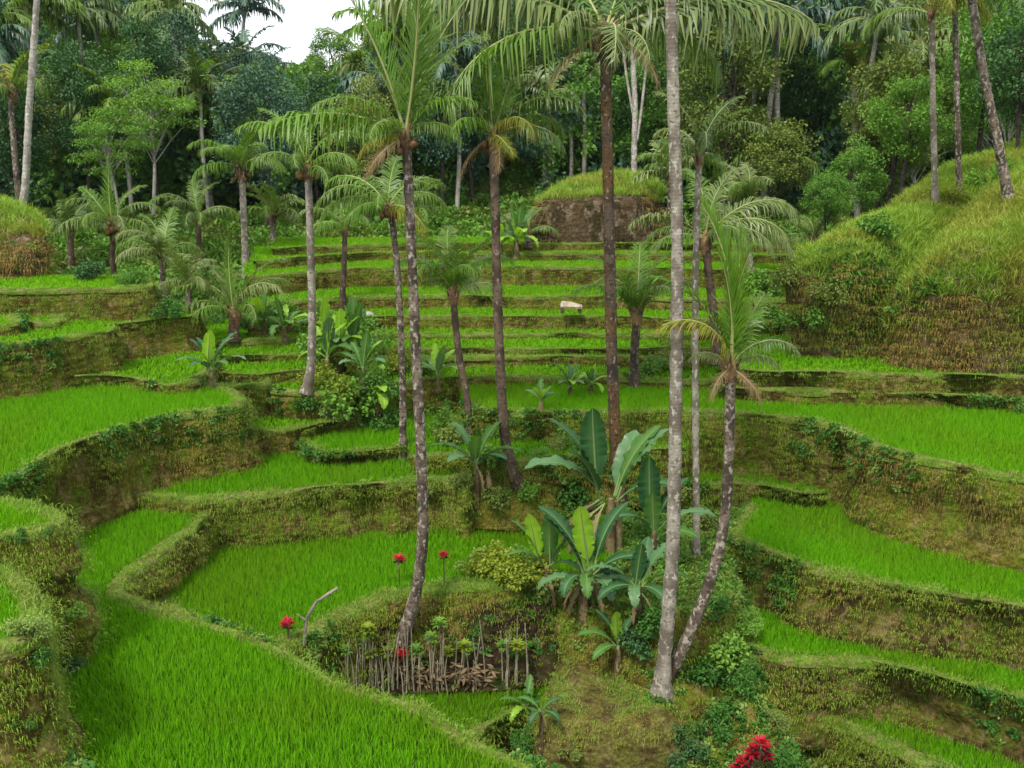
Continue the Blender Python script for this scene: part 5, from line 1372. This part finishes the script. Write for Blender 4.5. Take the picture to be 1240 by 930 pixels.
banana(577, 610, 17.4, 52, 9, [(185, 72, 'out', 'ban_mid'), (160, 65, 'up', 'ban_grey'), (350, 70, 'out', 'ban_mid'), (30, 70, 'up', 'ban_mid'), (280, 62, 'up', 'ban_mid'), (220, 60, 'out', 'ban_grey'), (320, 58, 'out', 'ban_dark'), (300, 40, 'dead', 'ban_dead')], 'banana plant left of the leaning palm foot', ((0, 0, 1.0), (16, .1, .8)))
banana(258, 470, 20.0, 22, 9, [(180, 50, 'up', 'ban_dark'), (280, 55, 'erect', 'ban_lime', -6), (10, 55, 'up', 'ban_grey'), (340, 55, 'out', 'ban_grey'), (200, 50, 'out', 'ban_mid'), (30, 60, 'up', 'ban_dark'), (150, 50, 'up', 'ban_dark'), (250, 44, 'out', 'ban_dark'), (310, 45, 'out', 'ban_mid')], 'small banana plant at the end of the second left paddy')
for k, (x, y, Y, hp, sc_, lb) in enumerate(((398, 462, 21, 30, 52, 'lime leaved banana plant low beside the pale palm'), (428, 452, 21.5, 34, 54, 'tall lime leaved banana plant in the middle of the leafy shrubs'), (455, 500, 19.6, 22, 44, 'bright banana plant under the slender coconut palm'), (412, 445, 22, 26, 50, 'pale leaved banana plant in the shrubs right of the pale palm'), (440, 470, 20.6, 24, 46, 'banana plant in front among the leafy shrubs'), (395, 420, 24, 20, 44, 'banana plant at the back of the leafy shrubs'), (530, 470, 21.5, 16, 40, 'banana plant left of the young fan palm trunk'),
                                          (690, 480, 20.5, 12, 34, 'small banana shoots behind the largest banana plant'), (715, 478, 20.2, 12, 30, 'small banana shoots beside the rusty trunk'), (345, 415, 26, 18, 40, 'banana plant behind the pale palm trunk'), (320, 405, 27, 18, 36, 'far banana plant between the squat palm and the pale palm'),
                                          (625, 310, 33, 18, 42, 'far banana plant left of the mound'), (605, 312, 33, 14, 38, 'farthest banana plant left of the mound'), (655, 500, 19.6, 14, 30, 'low banana shoot by the brown trunk'))):
    st = random.uniform(0, 360)
    banana(x, y, Y, hp, 8, [(st + 51 * q + random.uniform(-12, 12), sc_ * random.uniform(.8, 1.15), random.choice(('up', 'out', 'out', 'erect', 'droop')), random.choice(('ban_mid', 'ban_lime', 'ban_mid', 'ban_lime', 'ban_grey'))) for q in range(9)], lb)

# ------------------------------------------------------------------ shrubs
def shrub_meshes(seed, mats, n=240, leaf=.11, flat=.8, stems=7):
    r = np.random.default_rng(seed); gs = Geo(); gl = Geo()
    for k in range(stems):
        c = unit(1, r)[0]; c[2] = abs(c[2]) * flat + .2
        e = c * r.uniform(.5, .85)
        tube(gs, np.array([(0, 0, -.1), e * .5 + r.normal(size=3) * .05, e]), np.array((.022, .014, .006)), 4, 0, .5, False)
        m = n // stems; o = unit(m, r) * .36 * (r.random(m) ** .4)[:, None]
        P = e + o; P[:, 2] = np.maximum(P[:, 2], .02)
        leaves(gl, P, o + unit(m, r) * .3, unit(m, r) * .6 + np.array((0, -.1, .8)), leaf * r.uniform(.6, 1.3, m), leaf * .6, 0, np.clip(r.random(m) * .6 + r.uniform(0, .4), 0, 1), .12, .15)
    return gs.mesh('stems', ['bark_dark']), [gl.mesh('foliage', [m]) for m in mats]
SH_M = ('weed', 'leaf_mid', 'leaf_light', 'leaf_yellow', 'leaf_olive', 'leaf_dark', 'weed_pale')
SH = [shrub_meshes(600 + k, SH_M, (1300, 900, 1600)[k], (.13, .17, .11)[k], stems=9) for k in range(3)]
SHW = ('dark leafy', 'mid green', 'light green', 'yellow green', 'olive', 'very dark', 'pale flowering')
def shrub(x, y, Y, rpx, mi, label, v=None, sq=1.0):
    v = random.randrange(3) if v is None else v
    p, Y = foot(x, y, Y); s = rpx * upx(Y); root = empty('shrub', p)
    for nm, me in (('stems', SH[v][0]), ('foliage', SH[v][1][mi])):
        o = link(nm, me, root); o.scale = (s, s, s * sq); o.rotation_euler = (0, 0, random.uniform(0, 6.28))
    tag(root, '%s shrub %s' % (SHW[mi], label), 'shrub')
for a in [
    (420, 500, 19.6, 44, 2, 'filling the middle of the leafy clump by the pale palm'), (395, 470, 21, 36, 3, 'at the left of the leafy clump by the pale palm'), (450, 480, 20, 40, 1, 'at the right of the leafy clump by the pale palm'), (440, 430, 22.5, 40, 2, 'at the top of the leafy clump by the pale palm'),
    (405, 508, 19.3, 26, 6, 'low at the front left of the leafy clump'), (462, 520, 19.0, 30, 0, 'at the foot of the slender coconut palm'), (470, 450, 21.5, 34, 3, 'behind the slender coconut palm trunk'), (380, 400, 25, 36, 2, 'behind the pale palm trunk'),
    (430, 400, 26, 34, 1, 'far behind the leafy clump'), (340, 385, 28, 30, 2, 'right of the squat palm'), (305, 400, 27, 26, 1, 'under the right fronds of the squat palm'), (250, 395, 26, 26, 0, 'under the left fronds of the squat palm'),
    (530, 500, 20.5, 24, 2, 'left of the young fan palm foot'), (545, 540, 18.6, 26, 4, 'behind the end of the mossy curved bank'), (590, 560, 18.4, 24, 2, 'just left of the leaning palm foot'), (560, 590, 17.6, 24, 4, 'at the end of the mossy curved bank'), (600, 612, 17.2, 24, 4, 'rounded below the leaning palm foot'), (650, 560, 18.6, 22, 2, 'right of the leaning palm foot'),
    (415, 455, 21.5, 48, 3, 'brightest in the middle of the leafy clump'), (390, 440, 22.5, 40, 2, 'on the upper left of the leafy clump'), (455, 455, 21, 36, 2, 'on the right shoulder of the leafy clump'), (425, 485, 20, 34, 3, 'low in the middle of the leafy clump'), (375, 500, 19.6, 24, 0, 'under the pale palm foot'),
    (520, 455, 22, 28, 2, 'between the spotted trunk and the young fan palm'), (535, 520, 19.4, 26, 2, 'under the young fan palm'), (600, 530, 19, 20, 2, 'behind the leaning palm foot'), (545, 575, 18, 26, 3, 'at the left of the leaning palm mound'), (680, 545, 18.6, 22, 4, 'in the brown leaf litter left of the tall banana leaf'), (520, 600, 17.2, 20, 4, 'on the end of the mossy bank behind the spotted trunk'),
    (620, 700, 15.6, 40, 3, 'tallest among the feathery weeds by the lower paddy'), (585, 700, 15.6, 30, 3, 'pale and feathery left among the weeds by the lower paddy'), (645, 680, 16.0, 36, 2, 'behind the feathery weeds by the lower paddy'),
    (705, 545, 18.3, 26, 1, 'behind the tallest upright banana leaf'), (765, 555, 18, 26, 0, 'right of the tallest upright banana leaf'), (690, 610, 17.3, 30, 0, 'in the shade between the rear and bright banana plants'), (755, 640, 16.9, 26, 2, 'between the rear banana stems'), (735, 700, 16, 22, 5, 'in the dark between the banana stems'), (640, 605, 17.4, 22, 2, 'right of the leaning palm mound'), (820, 610, 17.3, 24, 4, 'behind the thin pale trunk'),
    (600, 690, 15.8, 36, 3, 'with feathery tops at the edge of the lower paddy'), (640, 700, 15.5, 38, 3, 'left beside the largest banana plant'), (570, 690, 15.9, 26, 6, 'thin and pale above the pit'), (668, 720, 15.1, 30, 4, 'at the corner of the pit under the banana plant'),
    (690, 640, 16.6, 30, 2, 'behind the largest banana plant leaves'), (820, 690, 15.6, 34, 2, 'between the tall grey trunk and the leaning trunk'), (860, 640, 16.8, 30, 4, 'behind the young leaning palm'), (790, 660, 16.4, 34, 1, 'behind the dark banana plant'),
    (770, 790, 14.7, 34, 5, 'in the shade right of the banana shoot'), (800, 760, 15.0, 38, 0, 'behind the tall grey trunk foot'), (850, 830, 13.8, 36, 0, 'right of the twin palm foot'), (880, 800, 13.9, 38, 2, 'below the leaning trunk'), (905, 830, 13.3, 40, 0, 'in the middle of the gully slope'), (860, 890, 12.8, 40, 0, 'with glossy leaves above the large red plant'),
    (820, 920, 12.3, 40, 5, 'at the bottom edge left of the large red plant'), (935, 880, 12.9, 26, 4, 'right of the large red plant'), (975, 925, 12.4, 24, 2, 'at the bottom right of the large red plant'), (900, 760, 14.4, 30, 2, 'at the rim of the lower right terrace'), (870, 740, 14.9, 30, 0, 'left of the lower right terrace tip'),
    (945, 930, 12.1, 26, 0, 'on the bottom edge right of the large red plant'), (640, 905, 12.5, 30, 0, 'between the slim banana twins'), (690, 915, 12.2, 22, 4, 'in front of the knoll'), (600, 915, 12.6, 24, 0, 'at the bottom edge left of the slim banana twins'),
    (34, 772, 9.9, 34, 6, 'spilling over the lower left bank'), (50, 800, 9.7, 26, 0, 'low on the face of the lower left bank'), (20, 655, 12.2, 17, 0, 'on the rim of the bank above the lower left corner'), (62, 648, 12.1, 15, 1, 'on the rim tip of the bank above the lower left corner'), (90, 745, 11.3, 20, 2, 'half way down the bank above the lower left corner'), (30, 880, 9.3, 26, 0, 'in the hollow at the foot of the lower left bank'), (85, 815, 10.6, 24, 5, 'at the foot of the cleft in the left bank'),
    (975, 395, 22.1, 36, 1, 'hanging on the left end of the brown cliff'), (1000, 365, 22.0, 30, 4, 'higher on the left end of the brown cliff'), (965, 350, 22.6, 34, 4, 'at the upper left corner of the brown cliff'), (1150, 250, 25.3, 30, 3, 'on the crest of the hillside'), (1200, 225, 25.3, 34, 2, 'on the crest near the right edge'), (1060, 290, 24.3, 30, 1, 'where the round dark bush meets the hillside'),
    (930, 400, 23, 30, 1, 'left of the brown cliff foot'), (890, 420, 21.5, 26, 4, 'behind the young leaning palm crown'), (920, 360, 25, 34, 2, 'above the gap left of the cliff'), (815, 440, 21, 34, 4, 'right of the short stout palm'), (790, 455, 20.6, 24, 1, 'at the foot of the short stout palm'),
    (200, 385, 25, 26, 0, 'at the end of the topmost left bank'), (110, 340, 27, 24, 5, 'behind the topmost left paddy'), (165, 345, 27, 26, 1, 'behind the right end of the topmost left paddy'), (220, 360, 26.5, 26, 4, 'between the low palms on the left')]:
    shrub(*a)

# ------------------------------------------------------------------ red cordyline plants
def rosette(g, c, n, ln, wd, mi, seed, up=.6):
    r = np.random.default_rng(seed); a = np.arange(n) * 2.4 + r.normal(size=n) * .2
    el = r.uniform(.1, 1.2, n) * up + .1
    D = np.stack((np.cos(a) * np.cos(el), np.sin(a) * np.cos(el), np.sin(el)), 1)
    N = np.stack((-np.cos(a) * np.sin(el), -np.sin(a) * np.sin(el), np.cos(el)), 1)
    leaves(g, c + D * ln * .5, D, N, ln * r.uniform(.75, 1.1, n), wd, mi, r.random(n), .2, .12)
def cordyline(x, y, Y, hpx, heads, label):
    p, Y = foot(x, y, Y); u = upx(Y); root = empty('cordyline_plant', p)
    for k, (dx, dz, s) in enumerate(heads):
        tip = np.array((dx * u, 0, (hpx + dz) * u))
        g = Geo(); tube(g, catmull(np.array([(dx * u * .2, 0, -.1), tip * .5, tip]), 4), .014, 5)
        link('stem', g.mesh('stem', ['bark_brown']), root)
        g = Geo(); rosette(g, tip, 14, s * u * .95, s * u * .30, 0, k + int(x), .9); rosette(g, tip - np.array((0, 0, s * u * .18)), 14, s * u, s * u * .30, 0, k + int(x) + 7, .35)
        link('red_leaves', g.mesh('red_leaves', ['red']), root)
        g = Geo(); rosette(g, tip - np.array((0, 0, s * u * .55)), 10, s * u * .95, s * u * .3, 0, k + int(x) + 50, .2)
        link('dark_leaves', g.mesh('dark_leaves', ['maroon']), root)
    tag(root, label, 'cordyline plant')
cordyline(484, 712, 15.3, 42, [(0, 0, 11)], 'red cordyline standing left of the spotted trunk above the paddy')
cordyline(538, 706, 15.4, 40, [(0, 0, 9)], 'red cordyline right of the spotted trunk above the paddy')
cordyline(350, 776, 14.1, 26, [(-1, 0, 13)], 'red cordyline beside the bare leaning branch')
cordyline(488, 842, 13.4, 62, [(0, 0, 13)], 'red cordyline among the pale stems below the spotted trunk')
cordyline(905, 955, 11.8, 42, [(14, 28, 19), (3, 14, 16), (-8, 2, 16), (-18, -12, 14), (24, 10, 13)], 'large red cordyline with several heads at the bottom edge')

# ------------------------------------------------------------------ pale stems standing in the pit
rs = random.Random(9)
stick_n = 0
for k in range(78):
    x = rs.uniform(420, 640) if k > 12 else rs.uniform(418, 465)
    y = 838 + rs.uniform(-14, 4) - max(0, (x - 560) * .08)
    Y = 13.9 + rs.uniform(-.35, .35) - (.3 if x < 460 else 0)
    hp = rs.uniform(40, 96) if x > 470 else rs.uniform(50, 85)
    q_ = snap(x, y, Y, .05); Y = q_ or Y; p = at_Y(x, y, Y); u = upx(Y); root = empty('cassava_plant', p)
    le = rs.gauss(0, 7)
    P = np.array([(0, 0, -.2), ((le * .4 + rs.gauss(0, 1.6)) * u, 0, hp * .5 * u), (le * u, rs.uniform(-.1, .1), hp * u)])
    g = Geo(); tube(g, catmull(P, 4), np.linspace(1.15 * u, .65 * u, 9), 5)
    link('stem', g.mesh('stem', ['stick']), root)
    leafy = rs.random() < .2
    if leafy:
        g = Geo(); rosette(g, P[-1] + np.array((0, 0, .02)), 18, 12 * u, 4 * u, 0, k, .5)
        rosette(g, P[-1] - np.array((0, 0, .06)), 12, 13 * u, 4 * u, 0, k + 90, .1)
        link('leaves', g.mesh('leaves', [rs.choice(('leaf_yellow', 'leaf_light'))]), root)
    wh = 'left end of the pit' if x < 460 else 'below the spotted trunk' if x < 510 else 'in the middle of the pit' if x < 575 else 'right end of the pit'
    tag(root, ('%s pale stem with yellow green leaves, %s' if leafy else '%s bare pale stem, %s') % ('tall' if hp > 76 else 'short', wh), 'cassava plant', 'pale stems standing in the pit')
    continue
    tag(root, ('thin pale stem topped with yellow green leaves standing in the pit' if leafy else 'bare thin pale stem standing in the pit'), 'cassava plant', 'pale stems standing in the pit')

# dry leaves heaped in the pit
g = Geo(); r = np.random.default_rng(77); n = 420
C = np.array([at_Y(r.uniform(470, 600), 822 + r.normal() * 9, 14.0 + r.uniform(-.2, .25)) for _ in range(n)])
leaves(g, C, unit(n, r) * np.array((1, 1, .4)), unit(n, r) * .5 + np.array((0, -.5, .7)), .22 * r.uniform(.5, 1.5, n), .06, 0, r.random(n))
tag(link('dry_leaves', g.mesh('dry_leaves', ['ban_dead'])), 'brown dry leaves and stalks heaped behind the pale stems', 'dry leaves', kind='stuff')

# bare branch, cut log, fallen leaf, stone, hut
def stick_thing(name, path, Y, w0, w1, bark, label, cat, twigs=()):
    Y = snap(*path[0], Y, .2) or Y
    pts = np.array([at_Y(x, y, Y) for x, y in path]); b = pts[0]; u = upx(Y)
    root = empty(name, b)
    link('branch', trunk_mesh(pts - b, w0 * u / 2, w1 * u / 2, bark, 5, 1.0, 7), root)
    for tw in twigs:
        tp = np.array([at_Y(x, y, Y) for x, y in tw]) - b
        link('twig', trunk_mesh(tp, w1 * u * .4, w1 * u * .2, bark, 6, 1.0, 5), root)
    tag(root, label, cat)
stick_thing('bare_branch', [(368, 782), (369, 768), (372, 750), (373, 746), (384, 728), (386, 727), (398, 719), (409, 712)], 14.2, 4, 4.5, 'bark_grey', 'bare crooked branch leaning out of the bund by the red plant', 'branch', [[(371, 752), (360, 744)]])
stick_thing('cut_log', [(650, 775), (660, 792), (674, 813)], 13.6, 8, 8, 'stick', 'pale cut log propped behind the slim banana twins', 'log', [[(655, 780), (648, 776)]])
g = Geo(); leaves(g, np.array([(0, 0, .02), (.05, .02, .03), (-.04, .01, .02)]), np.array([(1, .2, .1), (.6, .5, .3), (.3, -.6, .2)]), np.array([(0, -.4, 1.), (0, -.6, 1.), (.2, -.5, 1.)]), .13, .08, 0, None, .2)
tag(link('fallen_leaf', g.mesh('fallen_leaf', [leaf_mat('orange_leaf', (.55, .16, .04), (.7, .25, .08))]), None, at_d(1010, 839, 8.85)), 'orange fallen leaf at the foot of the dark earth bank', 'leaf')

p = at_d(690, 372, 4.15); u = upx(26); root = empty('hut', p)
g = Geo()
w, dp, h0, h1 = 12 * u, 8 * u, 2 * u, 8 * u
V = np.array([(-w, -dp, h0), (w * 1.25, -dp, h0 * .6), (w * 1.25, dp, h0), (-w, dp, h0 * 1.2), (-w * .8, 0, h1), (w * .3, 0, h1 * .8)])
g.add(V, [(0, 1, 5, 4), (2, 3, 4, 5)]); g.add(V[[1, 2, 5]], [(0, 1, 2)]); g.add(V[[3, 0, 4]], [(0, 1, 2)])
V2 = V - np.array((0, 0, 1.6 * u)); g.add(V2, [(0, 1, 5, 4), (2, 3, 4, 5)])
ro = link('roof', g.mesh('roof', ['thatch'], False), root)
for sx, sy in ((-.8, -.7), (1.0, -.7), (1.0, .7), (-.8, .7)):
    g = Geo(); tube(g, np.array([(sx * w, sy * dp, -.2), (sx * w, sy * dp, h0)]), .05, 6); link('post', g.mesh('post', ['bark_brown']), root)
tag(root, 'tiny hut with pale thatched roof on the far terraces', 'hut')
g = Geo(); n_, m_ = 7, 10
th = np.linspace(0, math.pi, n_ + 1); ph = np.arange(m_) / m_ * 6.2832
A_, B_ = np.meshgrid(th, ph, indexing='ij')
V = np.stack((np.sin(A_) * np.cos(B_) * 13, np.sin(A_) * np.sin(B_) * 9, np.cos(A_) * 8), -1).reshape(-1, 3)
V *= (1 + .12 * fnoise(V, .25, 8, 3))[:, None] * upx(25)
i = np.arange((n_ + 1) * m_).reshape(n_ + 1, m_); nx = np.roll(i, -1, 1)
g.add(V, np.stack((i[:-1], i[1:], nx[1:], nx[:-1]), -1).reshape(-1, 4))
tag(link('boulder', g.mesh('boulder', ['stone']), None, at_d(443, 384, 4.5)), 'pale grey boulder among the far leafy shrubs', 'boulder')

# thin valley haze
hm = bpy.data.materials.new('haze'); hm.use_nodes = True; hn = hm.node_tree.nodes; hl = hm.node_tree.links; hn.clear()
ho = hn.new('ShaderNodeOutputMaterial'); hv = hn.new('ShaderNodeVolumePrincipled')
hv.inputs['Color'].default_value = (.80, .88, .95, 1); hv.inputs['Density'].default_value = .00008
hl.new(hv.outputs[0], ho.inputs['Volume'])
x0, x1, y0, y1, z0, z1 = -1600, 1600, -80, 1900, -9, 140
V = np.array([(x, y, z) for x in (x0, x1) for y in (y0, y1) for z in (z0, z1)])
g = Geo().add(V, [(0, 1, 3, 2), (4, 6, 7, 5), (0, 4, 5, 1), (2, 3, 7, 6), (0, 2, 6, 4), (1, 5, 7, 3)])
tag(link('haze', g.mesh('haze', [hm], False)), 'thin pale haze hanging in the valley', 'haze', kind='stuff')

# grass and weeds gathered round the feet of the nearer palms
Pf = []
for b_, w_ in FEET:
    for k in range(46):
        a_ = random.uniform(0, 6.283); q = w_ * (.45 + abs(random.gauss(0, .9)))
        p_ = np.array((b_[0] + q * math.cos(a_), b_[1] + q * math.sin(a_), 0)); p_[2] = ground_under((p_[0], p_[1])) 
        if abs(p_[2] - b_[2]) < .6: Pf.append(p_)
Pf = np.array(Pf)
scatter('foot_grass', 'hang', HANG, Pf, upright(len(Pf), .3), rng.uniform(.6, 1.2, len(Pf)), rng.integers(0, 6, len(Pf)), 'grass gathered round the feet of the nearer palms', 'grass')
Pw = Pf[rng.random(len(Pf)) < .3]
scatter('foot_weeds', 'weed', WEED, Pw, upright(len(Pw), .3), rng.uniform(.4, .9, len(Pw)), rng.integers(0, 4, len(Pw)), 'small weeds round the feet of the nearer palms', 'weeds')

# ------------------------------------------------------------------ look-alikes that still share a label: told apart by their order from the left
_ORD = ('first', 'second', 'third', 'fourth', 'fifth', 'sixth', 'seventh', 'eighth', 'ninth', 'tenth', 'eleventh', 'twelfth')
_by = {}
for o in COL.objects:
    if o.get('category') and o.get('group') and o.parent is None: _by.setdefault(o['label'], []).append(o)
for lb, lst in _by.items():
    if len(lst) < 2: continue
    lst.sort(key=lambda o: float(px_of(np.array(o.location))[0]))
    for k, o in enumerate(lst):
        if 11 <= k < len(lst) - 1: continue
        o['label'] = lb + (', left one' if k == 0 else ', right one') if len(lst) == 2 else lb + ', %s from left' % _ORD[k] if len(lst) <= 12 or k < 11 else lb + ', last on the right'
